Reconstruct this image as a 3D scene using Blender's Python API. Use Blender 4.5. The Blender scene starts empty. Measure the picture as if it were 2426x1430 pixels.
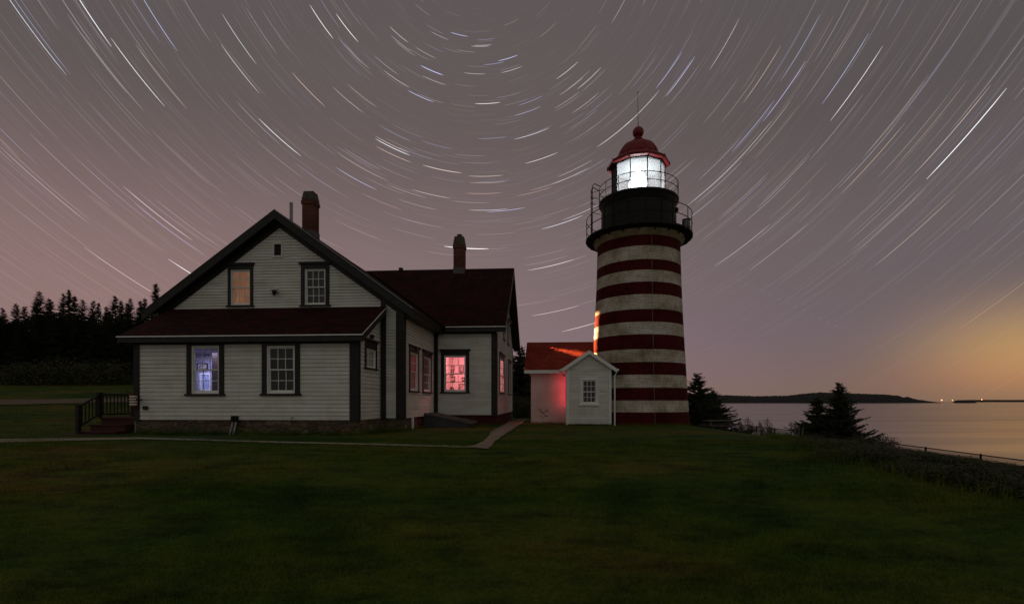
import bpy, math, random
import numpy as np
from math import sin, cos, pi, radians as R
from mathutils import Vector, Matrix
C = bpy.context.scene.collection
sc = bpy.context.scene

# ------------------------------------------------------------------ camera
F, X0, YH, EYE = 1195.0, 1237.0, 950.0, 1.6      # focal length and principal point in photo pixels
cam_d = bpy.data.cameras.new('camera'); cam = bpy.data.objects.new('camera', cam_d); C.objects.link(cam)
cam.location = (0, 0, EYE); cam.rotation_euler = (R(90), 0, 0)
cam_d.sensor_width = 36; cam_d.lens = F / 2426 * 36
cam_d.shift_x = -(X0 - 1213) / 2426; cam_d.shift_y = (YH - 715) / 2426
cam_d.clip_start = 0.05; cam_d.clip_end = 60000
sc.camera = cam

# ------------------------------------------------------------------ night sky
world = bpy.data.worlds.new('World'); sc.world = world; world.use_nodes = True
wn = world.node_tree; wn.nodes.clear()
def N(t, kind, **kw):
    n = t.nodes.new(kind)
    for k, v in kw.items():
        if k in ('inp',):
            for a, b in v.items(): n.inputs[a].default_value = b
        else: setattr(n, k, v)
    return n
def math_n(t, op, a, b=None, clamp=False):
    n = t.nodes.new('ShaderNodeMath'); n.operation = op; n.use_clamp = clamp
    for i, v in enumerate((a, b)):
        if v is None: continue
        if isinstance(v, (int, float)): n.inputs[i].default_value = v
        else: t.links.new(v, n.inputs[i])
    return n.outputs[0]
def ramp(t, fac, stops, interp='LINEAR'):
    n = t.nodes.new('ShaderNodeValToRGB'); n.color_ramp.interpolation = interp
    el = n.color_ramp.elements
    while len(el) > 1: el.remove(el[-1])
    el[0].position = stops[0][0]; el[0].color = (*stops[0][1], 1)
    for p, c in stops[1:]:
        e = el.new(p); e.color = (*c, 1)
    t.links.new(fac, n.inputs[0]); return n.outputs[0]
def mixc(t, kind, fac, a, b):
    n = t.nodes.new('ShaderNodeMix'); n.data_type = 'RGBA'; n.blend_type = kind; n.clamp_factor = True
    for s, v in ((n.inputs[0], fac), (n.inputs[6], a), (n.inputs[7], b)):
        if isinstance(v, (int, float)): s.default_value = v
        elif isinstance(v, tuple): s.default_value = (*v, 1)
        else: t.links.new(v, s)
    return n.outputs[2]
tc = N(wn, 'ShaderNodeTexCoord'); sep = N(wn, 'ShaderNodeSeparateXYZ')
wn.links.new(tc.outputs['Generated'], sep.inputs[0])
gx, gy, gz_ = sep.outputs
nz = N(wn, 'ShaderNodeTexNoise', inp={'Scale': 2.2, 'Detail': 3.0}); wn.links.new(tc.outputs['Generated'], nz.inputs['Vector'])
zz = math_n(wn, 'ADD', gz_, math_n(wn, 'MULTIPLY', math_n(wn, 'SUBTRACT', nz.outputs[0], 0.5), 0.05))
base = ramp(wn, zz, [(0.0, (.125, .076, .050)), (.12, (.092, .066, .082)), (.28, (.078, .055, .066)), (.45, (.042, .029, .036)), (.65, (.044, .033, .040)), (1.0, (.050, .042, .048))])
def lobe(az, el, power, col, flat=1.0):
    """a soft patch of sky glow round the direction (azimuth from north, elevation)"""
    d = (sin(R(az)) * cos(R(el)), cos(R(az)) * cos(R(el)), sin(R(el)))
    dx = math_n(wn, 'MULTIPLY', gx, d[0]); dy = math_n(wn, 'MULTIPLY', gy, d[1])
    dot = math_n(wn, 'ADD', dx, dy)
    dzz = math_n(wn, 'SUBTRACT', gz_, d[2])
    e = math_n(wn, 'ADD', math_n(wn, 'MULTIPLY', math_n(wn, 'SUBTRACT', dot, 1.0), power),
               math_n(wn, 'MULTIPLY', math_n(wn, 'MULTIPLY', dzz, dzz), -power * flat))
    ex = math_n(wn, 'POWER', 2.718, e)
    n = N(wn, 'ShaderNodeMix', data_type='RGBA'); n.inputs[6].default_value = (0, 0, 0, 1); n.inputs[7].default_value = (*col, 1)
    n.clamp_factor = False
    wn.links.new(ex, n.inputs[0]); return n.outputs[2]
sky = base
for a in ((-44, 9, 9, (.153, .069, .048), 2.0), (16, 4, 26, (.012, .0, .016), 3.0),
          (45.8, 6, 120, (.92, .47, .01), 1.4), (46, 2, 60, (.074, .0, .0), 12.0), (-5, 0, 6, (.100, .064, .060), 0.0),
          (180, 40, 1.1, (.265, .275, .245), .5)):
    sky = mixc(wn, 'ADD', 1.0, sky, lobe(*a))
# physical twilight sky, the sun far below the horizon: adds only a trace of blue
nish = N(wn, 'ShaderNodeTexSky', sky_type='NISHITA'); nish.sun_disc = False
nish.sun_elevation = R(-6); nish.sun_rotation = R(84)
sky = mixc(wn, 'ADD', 0.05, sky, nish.outputs[0])
bg = N(wn, 'ShaderNodeBackground'); bg.inputs[1].default_value = 1.0
wn.links.new(sky, bg.inputs[0]); wo = N(wn, 'ShaderNodeOutputWorld'); wn.links.new(bg.outputs[0], wo.inputs[0])

# the low warm light of the lit coast to the east
sun_d = bpy.data.lights.new('sun', 'SUN'); sun = bpy.data.objects.new('sun', sun_d); C.objects.link(sun)
sun_d.energy = 0.03; sun_d.angle = R(9); sun_d.color = (1.0, .50, .24)
_d = Vector((-sin(R(84)) * cos(R(4)), -cos(R(84)) * cos(R(4)), -sin(R(4))))
sun.rotation_euler = _d.to_track_quat('-Z', 'Y').to_euler(); sun.location = (0, 0, 60)

vs = sc.view_settings; vs.view_transform = 'Standard'; vs.look = 'None'; vs.exposure = 0; vs.gamma = 1; vs.use_curve_mapping = False
sc.render.engine = 'CYCLES'
sc.cycles.use_denoising = True; sc.cycles.use_adaptive_sampling = False; sc.cycles.use_light_tree = False
sc.cycles.max_bounces = 6; sc.cycles.transparent_max_bounces = 24
sc.cycles.sample_clamp_indirect = .6; sc.cycles.caustics_reflective = False; sc.cycles.caustics_refractive = False

# ------------------------------------------------------------------ helpers
rnd = random.Random(11)
def mat(name, col=(.5, .5, .5), rough=.7, metal=0.0, spec=.3):
    m = bpy.data.materials.new(name); m.use_nodes = True
    b = m.node_tree.nodes['Principled BSDF']
    b.inputs['Base Color'].default_value = (*col, 1); b.inputs['Roughness'].default_value = rough
    b.inputs['Metallic'].default_value = metal; b.inputs['Specular IOR Level'].default_value = spec
    return m
def tex(t, kind, coord='Object', scale=(1, 1, 1), **inp):
    c = N(t, 'ShaderNodeTexCoord'); mp = N(t, 'ShaderNodeMapping'); mp.inputs['Scale'].default_value = scale
    t.links.new(c.outputs[coord], mp.inputs[0]); n = N(t, kind, inp=inp); t.links.new(mp.outputs[0], n.inputs['Vector']); return n
def bump(m, height, strength=.4, dist=.02):
    t = m.node_tree; b = t.nodes['Principled BSDF']; bn = N(t, 'ShaderNodeBump')
    bn.inputs['Strength'].default_value = strength; bn.inputs['Distance'].default_value = dist
    t.links.new(height, bn.inputs['Height']); t.links.new(bn.outputs[0], b.inputs['Normal'])
def noisy(name, c1, c2, scale=3.0, rough=.75, detail=5, sc3=(1, 1, 1), bstr=.0, lo=.35, hi=.65, spec=.3, bscale=None):
    m = mat(name, c1, rough, spec=spec); t = m.node_tree
    n = tex(t, 'ShaderNodeTexNoise', scale=sc3, Scale=scale, Detail=detail)
    o = ramp(t, n.outputs[0], [(lo, c1), (hi, c2)]); t.links.new(o, t.nodes['Principled BSDF'].inputs['Base Color'])
    if bstr:
        n2 = tex(t, 'ShaderNodeTexNoise', scale=sc3, Scale=bscale or scale * 3, Detail=6.0); bump(m, n2.outputs[0], bstr)
    return m
def coursed(name, brick, brick2, mortar, w=.22, h=.075, ms=.012, cyl=0.0, bstr=.5, grime=None, stops=None, z_lo=0, z_hi=1, diag=True, gsc=1.3):
    """brick or shingle courses that follow height; cyl = radius for round walls"""
    m = mat(name, brick, .85, spec=.12); t = m.node_tree; L = t.links
    c = N(t, 'ShaderNodeTexCoord'); s = N(t, 'ShaderNodeSeparateXYZ'); L.new(c.outputs['Object'], s.inputs[0])
    if cyl:
        a = math_n(t, 'MULTIPLY', math_n(t, 'ARCTAN2', s.outputs[1], s.outputs[0]), cyl)
    else: a = math_n(t, 'ADD', s.outputs[0], s.outputs[1])
    cb = N(t, 'ShaderNodeCombineXYZ'); L.new(a, cb.inputs[0]); L.new(s.outputs[2], cb.inputs[1])
    b = N(t, 'ShaderNodeTexBrick', inp={'Scale': 1.0, 'Mortar Size': ms, 'Mortar Smooth': .2, 'Bias': 0.0, 'Brick Width': w, 'Row Height': h,
          'Color1': (*brick, 1), 'Color2': (*brick2, 1), 'Mortar': (*mortar, 1)})
    L.new(cb.outputs[0], b.inputs['Vector']); col = b.outputs['Color']
    if stops:
        u = math_n(t, 'DIVIDE', math_n(t, 'SUBTRACT', s.outputs[2], z_lo), z_hi - z_lo)
        wig = N(t, 'ShaderNodeTexNoise', inp={'Scale': 6.0, 'Detail': 2.0}); L.new(c.outputs['Object'], wig.inputs['Vector'])
        u = math_n(t, 'ADD', u, math_n(t, 'MULTIPLY', math_n(t, 'SUBTRACT', wig.outputs[0], .5), .0012))
        paint = ramp(t, u, stops, 'CONSTANT')
        col = mixc(t, 'MULTIPLY', 1.0, paint, col)
        n = N(t, 'ShaderNodeTexNoise', inp={'Scale': gsc, 'Detail': 8.0, 'Roughness': .68}); L.new(c.outputs['Object'], n.inputs['Vector'])
        n3 = N(t, 'ShaderNodeTexNoise', inp={'Scale': 14.0, 'Detail': 4.0, 'Roughness': .7}); L.new(c.outputs['Object'], n3.inputs['Vector'])
        g = ramp(t, n.outputs[0], [(.38, (1, 1, .98)), (.54, (.70, .65, .54)), (.68, (.40, .35, .26))])
        g3 = ramp(t, n3.outputs[0], [(.38, (.72, .70, .62)), (.56, (1, 1, 1))])
        col = mixc(t, 'MULTIPLY', 1.0, col, g); col = mixc(t, 'MULTIPLY', .8, col, g3)
    elif grime:
        n = N(t, 'ShaderNodeTexNoise', inp={'Scale': gsc, 'Detail': 6.0}); L.new(c.outputs['Object'], n.inputs['Vector'])
        g = ramp(t, n.outputs[0], [(.35, (1, 1, 1)), (.7, grime)]); col = mixc(t, 'MULTIPLY', 1.0, col, g)
    L.new(col, t.nodes['Principled BSDF'].inputs['Base Color'])
    inv = math_n(t, 'SUBTRACT', 1.0, b.outputs['Fac']); bump(m, inv, bstr, .015)
    return m
def emis(name, col, s):
    m = bpy.data.materials.new(name); m.use_nodes = True; t = m.node_tree; t.nodes.clear()
    e = N(t, 'ShaderNodeEmission'); e.inputs[0].default_value = (*col, 1); e.inputs[1].default_value = s
    o = N(t, 'ShaderNodeOutputMaterial'); t.links.new(e.outputs[0], o.inputs[0]); return m

class MB:
    def __init__(s): s.v = []; s.f = []; s.m = []
    def add(s, vs, fs, mi=0):
        o = len(s.v); s.v += [tuple(x) for x in vs]; s.f += [tuple(i + o for i in f) for f in fs]; s.m += [mi] * len(fs); return s
    def box(s, x0, x1, y0, y1, z0, z1, mi=0):
        return s.add([(x0, y0, z0), (x1, y0, z0), (x1, y1, z0), (x0, y1, z0), (x0, y0, z1), (x1, y0, z1), (x1, y1, z1), (x0, y1, z1)],
                     [(0, 3, 2, 1), (4, 5, 6, 7), (0, 1, 5, 4), (1, 2, 6, 5), (2, 3, 7, 6), (3, 0, 4, 7)], mi)
    def bar(s, p, q, w, h=None, mi=0, up=(0, 0, 1)):
        """straight board or bar from p to q, w wide and h high"""
        h = h or w; p = Vector(p); q = Vector(q); d = (q - p).normalized(); u = Vector(up)
        if abs(d.dot(u)) > .98: u = Vector((0, 1, 0))
        a = d.cross(u).normalized() * w / 2; b = a.cross(d).normalized() * h / 2
        vs = [p - a - b, p + a - b, p + a + b, p - a + b, q - a - b, q + a - b, q + a + b, q - a + b]
        return s.add(vs, [(0, 1, 2, 3), (4, 7, 6, 5), (0, 4, 5, 1), (1, 5, 6, 2), (2, 6, 7, 3), (3, 7, 4, 0)], mi)
    def tube(s, pts, r, n=8, mi=0, closed=False, r2=None):
        pts = [Vector(p) for p in pts]; k = len(pts); rings = []
        for i, p in enumerate(pts):
            a = pts[(i - 1) % k] if (closed or i > 0) else p; b = pts[(i + 1) % k] if (closed or i < k - 1) else p
            d = (b - a).normalized(); u = Vector((0, 0, 1)) if abs(d.z) < .95 else Vector((0, 1, 0))
            e1 = d.cross(u).normalized(); e2 = e1.cross(d)
            rr = r if r2 is None else r + (r2 - r) * i / max(1, k - 1)
            rings.append([p + (e1 * cos(2 * pi * j / n) + e2 * sin(2 * pi * j / n)) * rr for j in range(n)])
        o = len(s.v); s.v += [tuple(x) for rg in rings for x in rg]
        for i in range(k if closed else k - 1):
            for j in range(n):
                a = o + i * n + j; b = o + i * n + (j + 1) % n; c = o + ((i + 1) % k) * n + (j + 1) % n; d_ = o + ((i + 1) % k) * n + j
                s.f.append((a, b, c, d_)); s.m.append(mi)
        if not closed:
            s.f.append(tuple(o + j for j in range(n))[::-1]); s.m.append(mi)
            s.f.append(tuple(o + (k - 1) * n + j for j in range(n))); s.m.append(mi)
        return s
    def lathe(s, prof, n=48, mi=0, c=(0, 0), a0=0.0, caps=True):
        o = len(s.v)
        for r, z in prof:
            for j in range(n):
                a = a0 + 2 * pi * j / n; s.v.append((c[0] + r * cos(a), c[1] + r * sin(a), z))
        for i in range(len(prof) - 1):
            for j in range(n):
                s.f.append((o + i * n + j, o + i * n + (j + 1) % n, o + (i + 1) * n + (j + 1) % n, o + (i + 1) * n + j)); s.m.append(mi)
        if caps:
            s.f.append(tuple(o + j for j in range(n))[::-1]); s.m.append(mi)
            s.f.append(tuple(o + (len(prof) - 1) * n + j for j in range(n))); s.m.append(mi)
        return s
    def prism(s, poly, d, mi=0, mis=None):
        """polygon (3d points) pushed along vector d; mis = material of the top (first) face"""
        n = len(poly); a = [Vector(p) for p in poly]; b = [p + Vector(d) for p in a]
        s.add(a + b, [tuple(range(n))], mi if mis is None else mis)
        o = len(s.v) - 2 * n
        s.f.append(tuple(o + n + i for i in range(n))[::-1]); s.m.append(mi)
        for i in range(n):
            s.f.append((o + i, o + n + i, o + n + (i + 1) % n, o + (i + 1) % n)); s.m.append(mi)
        return s
    def build(s, name, mats, parent=None, smooth=False, loc=(0, 0, 0), rz=0.0, recalc=True):
        me = bpy.data.meshes.new(name); me.from_pydata(s.v, [], s.f)
        mats = mats if isinstance(mats, (list, tuple)) else [mats]
        for m in mats: me.materials.append(m)
        me.polygons.foreach_set('material_index', s.m)
        if recalc:
            import bmesh
            bm = bmesh.new(); bm.from_mesh(me); bmesh.ops.recalc_face_normals(bm, faces=bm.faces); bm.to_mesh(me); bm.free()
        if smooth: me.polygons.foreach_set('use_smooth', [True] * len(me.polygons))
        me.update(); o = bpy.data.objects.new(name, me); C.objects.link(o); o.parent = parent
        o.location = loc; o.rotation_euler = (0, 0, rz); return o
def tag(o, label=None, cat=None, group=None, kind=None):
    if label: o['label'] = label
    if cat: o['category'] = cat
    if group: o['group'] = group
    if kind: o['kind'] = kind
    return o
def empty(name, loc, rz=0, **kw):
    o = bpy.data.objects.new(name, None); C.objects.link(o); o.location = loc; o.rotation_euler = (0, 0, rz); o.empty_display_size = .3
    return tag(o, **kw)
def copy_tree(o, parent=None):
    c = o.copy(); C.objects.link(c); c.parent = parent
    for ch in [x for x in KIDS.get(o.name, [])]: copy_tree(ch, c)
    return c
KIDS = {}
def kids(o): KIDS[o.name] = [c for c in bpy.data.objects if c.parent == o]; [kids(c) for c in KIDS[o.name]]

class Frame:
    """a building's own axes: u along its front (to the right), v into depth; pixels of the photo measured onto its planes"""
    def __init__(s, X, Y, th, zb): s.X, s.Y, s.c, s.s, s.th, s.zb = X, Y, cos(R(th)), sin(R(th)), R(th), zb
    def u(s, px, v):
        k = (px - X0) / F; return (k * (s.Y + v * s.c) - s.X - v * s.s) / (s.c + k * s.s)
    def v(s, px, u):
        k = (px - X0) / F; return (k * (s.Y - u * s.s) - s.X - u * s.c) / (s.s - k * s.c)
    def z(s, py, u, v): return EYE + (YH - py) * (s.Y - u * s.s + v * s.c) / F - s.zb
    def w(s, u, v, z=0): return (s.X + u * s.c + v * s.s, s.Y - u * s.s + v * s.c, s.zb + z)
    def root(s, name, **kw): return empty(name, (s.X, s.Y, s.zb), -s.th, **kw)

def sstep(a, b, x):
    t = np.clip((x - a) / (b - a), 0, 1); return t * t * (3 - 2 * t)
def ground(x, y):
    """height of the headland"""
    x = np.asarray(x, float); y = np.asarray(y, float)
    z = .45 * sstep(3, 12, y)
    t = np.clip(x - 7, 0, None)
    z = z - np.where(t < 5.5, .045 * np.clip(t, 0, 5.5) ** 1.7, .816 + .13 * (t - 5.5))
    z = z - 1.1 * np.clip(x - 24, 0, 20)
    back = sstep(-6, 8, x)
    z = z - back * (.10 * np.clip(y - 34, 0, 12) + .9 * np.clip(y - 46, 0, 24))
    z = z + .112 * np.clip(y - 22, 0, 60) * sstep(-12, -20, x)
    z = z + .035 * np.sin(x * .7 + y * .31) * np.sin(y * .53 - x * .2) * sstep(16, 9, y) + .02 * np.sin(x * 1.9 + 1.3) * np.sin(y * 1.4) * sstep(13, 8, y)
    return np.maximum(z, -21)
def gz(x, y): return float(ground(x, y))
def at(px, py, Y): return Vector(((px - X0) * Y / F, Y, EYE + (YH - py) * Y / F))
def onground(px, py):
    """where the line of sight through a pixel meets the ground"""
    Y = 2.0
    while Y < 120:
        p = at(px, py, Y)
        if p.z <= gz(p.x, p.y): return p
        Y += .02
    return at(px, py, 60)

# ------------------------------------------------------------------ materials
M = {}
M['trim'] = noisy('dark_trim_paint', (.012, .013, .010), (.022, .022, .018), 5, .55, bstr=.05)
M['white'] = noisy('white_paint', (.72, .72, .66), (.82, .82, .77), 2.0, .6, bstr=.04)
def siding_mat():
    m = mat('white_clapboard_paint', (.6, .6, .55), .65); t = m.node_tree
    n = tex(t, 'ShaderNodeTexNoise', scale=(.6, .6, 4), Scale=1.6, Detail=6.0, Roughness=.6)
    c = ramp(t, n.outputs[0], [(.3, (.64, .64, .58)), (.55, (.76, .76, .71)), (.75, (.82, .82, .78))])
    n2 = tex(t, 'ShaderNodeTexNoise', scale=(1, 1, 30), Scale=3.0, Detail=3.0)
    c = mixc(t, 'MULTIPLY', .35, c, ramp(t, n2.outputs[0], [(.35, (.8, .79, .74)), (.6, (1, 1, 1))]))
    t.links.new(c, t.nodes['Principled BSDF'].inputs['Base Color'])
    cc = N(t, 'ShaderNodeTexCoord'); sx = N(t, 'ShaderNodeSeparateXYZ'); t.links.new(cc.outputs['Object'], sx.inputs[0]); cb = N(t, 'ShaderNodeCombineXYZ')
    t.links.new(math_n(t, 'ADD', sx.outputs[0], sx.outputs[1]), cb.inputs[0]); t.links.new(sx.outputs[2], cb.inputs[1])
    br = N(t, 'ShaderNodeTexBrick', inp={'Scale': 1.0, 'Mortar Size': .0025, 'Bias': 0.0, 'Brick Width': 3.1, 'Row Height': .125, 'Color1': (1, 1, 1, 1), 'Color2': (.87, .865, .84, 1), 'Mortar': (.6, .58, .52, 1)})
    br.offset = .37; t.links.new(cb.outputs[0], br.inputs['Vector']); c = mixc(t, 'MULTIPLY', 1.0, c, br.outputs['Color'])
    n5 = tex(t, 'ShaderNodeTexNoise', scale=(1.6, 1.6, .45), Scale=1.7, Detail=7.0, Roughness=.7)
    c = mixc(t, 'MULTIPLY', 1.0, c, ramp(t, n5.outputs[0], [(.42, (1, 1, 1)), (.62, (.93, .92, .87)), (.78, (.82, .80, .72))]))
    t.links.new(c, t.nodes['Principled BSDF'].inputs['Base Color'])
    n3 = tex(t, 'ShaderNodeTexNoise', scale=(1, 1, 12), Scale=12.0, Detail=4.0); bump(m, n3.outputs[0], .15, .004); return m
M['siding'] = siding_mat()
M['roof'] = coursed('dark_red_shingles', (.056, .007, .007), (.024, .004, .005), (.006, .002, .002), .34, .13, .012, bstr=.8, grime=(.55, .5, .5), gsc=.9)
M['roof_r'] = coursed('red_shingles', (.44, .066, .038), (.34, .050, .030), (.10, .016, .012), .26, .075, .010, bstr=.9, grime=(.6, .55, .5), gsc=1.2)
M['brick'] = coursed('red_brick', (.19, .055, .035), (.13, .036, .026), (.14, .11, .09), .21, .072, .010, bstr=.6, grime=(.5, .45, .4))
M['brick_low'] = coursed('dark_red_brick', (.10, .018, .014), (.07, .013, .012), (.05, .03, .025), .21, .075, .010, bstr=.6, grime=(.5, .45, .4))
M['brick_white'] = coursed('whitewashed_brick', (.68, .60, .55), (.62, .54, .50), (.56, .49, .45), .21, .073, .008, bstr=.35, grime=(.75, .68, .62), gsc=.8)
M['metal'] = noisy('black_iron', (.006, .006, .006), (.013, .012, .011), 4, .6, spec=.25, bstr=.1)
M['cap'] = noisy('weathered_cement', (.055, .050, .030), (.10, .092, .060), 5, .9, bstr=.3)
M['galv'] = noisy('grey_metal_pipe', (.22, .22, .22), (.34, .34, .33), 8, .5, spec=.5)
M['lead'] = noisy('dull_lead', (.07, .07, .068), (.12, .12, .115), 8, .7)
M['lred'] = noisy('red_enamel_dome', (.24, .018, .018), (.16, .013, .013), 4, .5, spec=.3, bstr=.08)
M['cornice'] = noisy('cream_cornice_paint', (.42, .36, .22), (.28, .22, .12), 2.5, .8, bstr=.2)
M['wood'] = noisy('weathered_boards', (.085, .075, .068), (.14, .125, .11), 4, .85, sc3=(1, 6, 1), bstr=.3)
M['wood_red'] = noisy('brown_red_deck_paint', (.080, .022, .016), (.050, .016, .012), 5, .7, bstr=.2)
M['bark'] = noisy('spruce_bark', (.035, .027, .021), (.06, .047, .036), 9, .9, bstr=.4)
M['spruce'] = noisy('spruce_needles', (.026, .036, .018), (.050, .058, .026), 1.2, .8)
M['leaf'] = noisy('bramble_leaves', (.042, .056, .018), (.072, .062, .026), .9, .75)
M['leaf2'] = noisy('shrub_leaves', (.034, .048, .016), (.060, .068, .024), .9, .75)
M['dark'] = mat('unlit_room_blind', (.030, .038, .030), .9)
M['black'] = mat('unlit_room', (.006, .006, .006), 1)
M['wall_in'] = noisy('plaster', (.70, .66, .62), (.76, .72, .68), 3, .9)
M['paper'] = mat('picture_paper', (.62, .58, .52), .8)
M['frame_dark'] = mat('dark_picture_frame', (.03, .015, .012), .5)
def glass_mat(name, tint=(.96, .97, .96)):
    m = bpy.data.materials.new(name); m.use_nodes = True; t = m.node_tree; t.nodes.clear()
    tr = N(t, 'ShaderNodeBsdfTransparent'); tr.inputs[0].default_value = (*tint, 1)
    gl = N(t, 'ShaderNodeBsdfGlossy'); gl.inputs['Roughness'].default_value = .03
    fr = N(t, 'ShaderNodeFresnel'); fr.inputs[0].default_value = 1.45; mx = N(t, 'ShaderNodeMixShader')
    t.links.new(fr.outputs[0], mx.inputs[0]); t.links.new(tr.outputs[0], mx.inputs[1]); t.links.new(gl.outputs[0], mx.inputs[2])
    o = N(t, 'ShaderNodeOutputMaterial'); t.links.new(mx.outputs[0], o.inputs[0]); return m
M['glass'] = glass_mat('window_glass')
def milky_glass():  # white mixed into the panes to imitate the lantern's overexposed glow
    m = bpy.data.materials.new('glow_whitened_lantern_glass'); m.use_nodes = True; t = m.node_tree; t.nodes.clear()
    tr = N(t, 'ShaderNodeBsdfTransparent'); tl = N(t, 'ShaderNodeBsdfTranslucent'); tl.inputs[0].default_value = (.9, .92, .93, 1)
    mx = N(t, 'ShaderNodeMixShader'); mx.inputs[0].default_value = .095
    t.links.new(tr.outputs[0], mx.inputs[1]); t.links.new(tl.outputs[0], mx.inputs[2])
    o = N(t, 'ShaderNodeOutputMaterial'); t.links.new(mx.outputs[0], o.inputs[0]); return m
M['lglass'] = milky_glass()
def stone_mat():
    m = mat('fieldstone', (.2, .18, .14), .9); t = m.node_tree
    v = tex(t, 'ShaderNodeTexVoronoi', scale=(1, 1, 1.5), Scale=3.2); v2 = tex(t, 'ShaderNodeTexVoronoi', scale=(1, 1, 1.5), Scale=3.2); v2.feature = 'DISTANCE_TO_EDGE'
    s = N(t, 'ShaderNodeSeparateColor'); t.links.new(v.outputs['Color'], s.inputs[0])
    c = ramp(t, s.outputs[0], [(0, (.080, .068, .042)), (.35, (.13, .105, .065)), (.7, (.10, .055, .036)), (1, (.20, .16, .105))])
    e = ramp(t, v2.outputs['Distance'], [(0, (.75, .70, .62)), (.04, (1, 1, 1))])
    c = mixc(t, 'MULTIPLY', 1.0, c, e)
    n = tex(t, 'ShaderNodeTexNoise', Scale=9.0, Detail=5.0)
    c = mixc(t, 'MULTIPLY', .7, c, ramp(t, n.outputs[0], [(.35, (.6, .6, .55)), (.6, (1, 1, 1))]))
    t.links.new(c, t.nodes['Principled BSDF'].inputs['Base Color']); bump(m, ramp(t, v2.outputs['Distance'], [(0, (0, 0, 0)), (.12, (1, 1, 1))]), .8, .04); return m
M['stone'] = stone_mat()
def lawn_mat():
    m = mat('mown_grass', (.05, .08, .02), .9, spec=.1); t = m.node_tree
    n = tex(t, 'ShaderNodeTexNoise', scale=(.5, 1, 1), Scale=.30, Detail=6.0, Roughness=.6)
    c = ramp(t, n.outputs[0], [(.34, (.024, .054, .008)), (.46, (.046, .078, .009)), (.56, (.072, .086, .012)), (.66, (.115, .080, .024))])
    n2 = tex(t, 'ShaderNodeTexNoise', Scale=16.0, Detail=6.0, Roughness=.75)
    c = mixc(t, 'MULTIPLY', 1.0, c, ramp(t, n2.outputs[0], [(.3, (.45, .5, .35)), (.62, (1.25, 1.2, 1.1))]))
    t.links.new(c, t.nodes['Principled BSDF'].inputs['Base Color'])
    n4 = tex(t, 'ShaderNodeTexNoise', scale=(.6, 1.2, 1), Scale=1.9, Detail=8.0, Roughness=.72)
    c = mixc(t, 'MULTIPLY', 1.0, c, ramp(t, n4.outputs[0], [(.36, (.45, .50, .45)), (.50, (1, 1, 1)), (.66, (1.5, 1.35, 1.1))]))
    t.links.new(c, t.nodes['Principled BSDF'].inputs['Base Color'])
    n3 = tex(t, 'ShaderNodeTexNoise', Scale=30.0, Detail=5.0); bump(m, n3.outputs[0], .8, .04); return m
M['lawn'] = lawn_mat()
def blade_mat():
    m = mat('grass_blades', (.05, .08, .02), .8, spec=.15); t = m.node_tree
    n = tex(t, 'ShaderNodeTexNoise', scale=(.5, 1, 1), Scale=.30, Detail=6.0, Roughness=.6)
    c = ramp(t, n.outputs[0], [(.34, (.032, .078, .010)), (.46, (.060, .110, .012)), (.56, (.095, .118, .016)), (.66, (.150, .100, .030))])
    n2 = tex(t, 'ShaderNodeTexNoise', Scale=60.0, Detail=2.0)
    c = mixc(t, 'MULTIPLY', 1.0, c, ramp(t, n2.outputs[0], [(.35, (.5, .55, .4)), (.65, (1.5, 1.35, 1.1))]))
    n4 = tex(t, 'ShaderNodeTexNoise', scale=(.6, 1.2, 1), Scale=1.9, Detail=8.0, Roughness=.72)
    c = mixc(t, 'MULTIPLY', 1.0, c, ramp(t, n4.outputs[0], [(.36, (.40, .45, .40)), (.50, (1, 1, 1)), (.66, (1.8, 1.55, 1.2))]))
    t.links.new(c, t.nodes['Principled BSDF'].inputs['Base Color']); return m
M['blade'] = blade_mat()
M['concrete'] = noisy('old_concrete', (.24, .21, .15), (.32, .28, .20), 2.2, .9, bstr=.3, bscale=30)
M['gravel'] = noisy('packed_gravel', (.24, .16, .12), (.36, .26, .20), 5.0, .95, detail=9, bstr=.6, bscale=45)
M['dirt'] = noisy('dirt_track', (.16, .11, .07), (.12, .10, .05), 1.5, .95, bstr=.3)
M['hill'] = noisy('wooded_shore', (.020, .020, .018), (.030, .030, .024), .02, .95)
M['rock'] = noisy('dark_shore_rock', (.03, .027, .026), (.05, .045, .04), .1, .9)
def water_mat():
    m = mat('sea_water', (.045, .036, .032), .22, spec=.7); t = m.node_tree
    n = tex(t, 'ShaderNodeTexNoise', scale=(.004, .03, 1), Scale=1.0, Detail=4.0)
    r = ramp(t, n.outputs[0], [(.3, (.13, .13, .13)), (.7, (.21, .21, .21))]); t.links.new(r, t.nodes['Principled BSDF'].inputs['Roughness'])
    t.nodes['Principled BSDF'].inputs['IOR'].default_value = 1.45
    n3 = tex(t, 'ShaderNodeTexNoise', scale=(.05, .16, 1), Scale=1.0, Detail=3.0); bump(m, n3.outputs[0], .03, 1.0); return m
M['water'] = water_mat()

# ------------------------------------------------------------------ ground, paths, sea
def axis(parts):
    out = []
    for a, b, st in parts: out += list(np.arange(a, b, st))
    return out + [parts[-1][1]]
xs = np.array(axis([(-160, -40, 5), (-40, -22, 1.2), (-22, 26, .4), (26, 48, 1.5)])); ys = np.array(axis([(-12, 2, 1), (2, 26, .35), (26, 60, 1.0), (60, 140, 5)]))
GX, GY = np.meshgrid(xs, ys); GZ = ground(GX, GY); nx, ny = len(xs), len(ys)
b = MB(); b.v = [tuple(p) for p in np.stack([GX.ravel(), GY.ravel(), GZ.ravel()], 1).tolist()]
b.f = [(j * nx + i, j * nx + i + 1, (j + 1) * nx + i + 1, (j + 1) * nx + i) for j in range(ny - 1) for i in range(nx - 1)]; b.m = [0] * len(b.f)
tag(b.build('ground', M['lawn'], smooth=True, recalc=False), 'dark mown lawn sloping from the buildings to the shore', kind='structure')
SEA = -16.4
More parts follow.
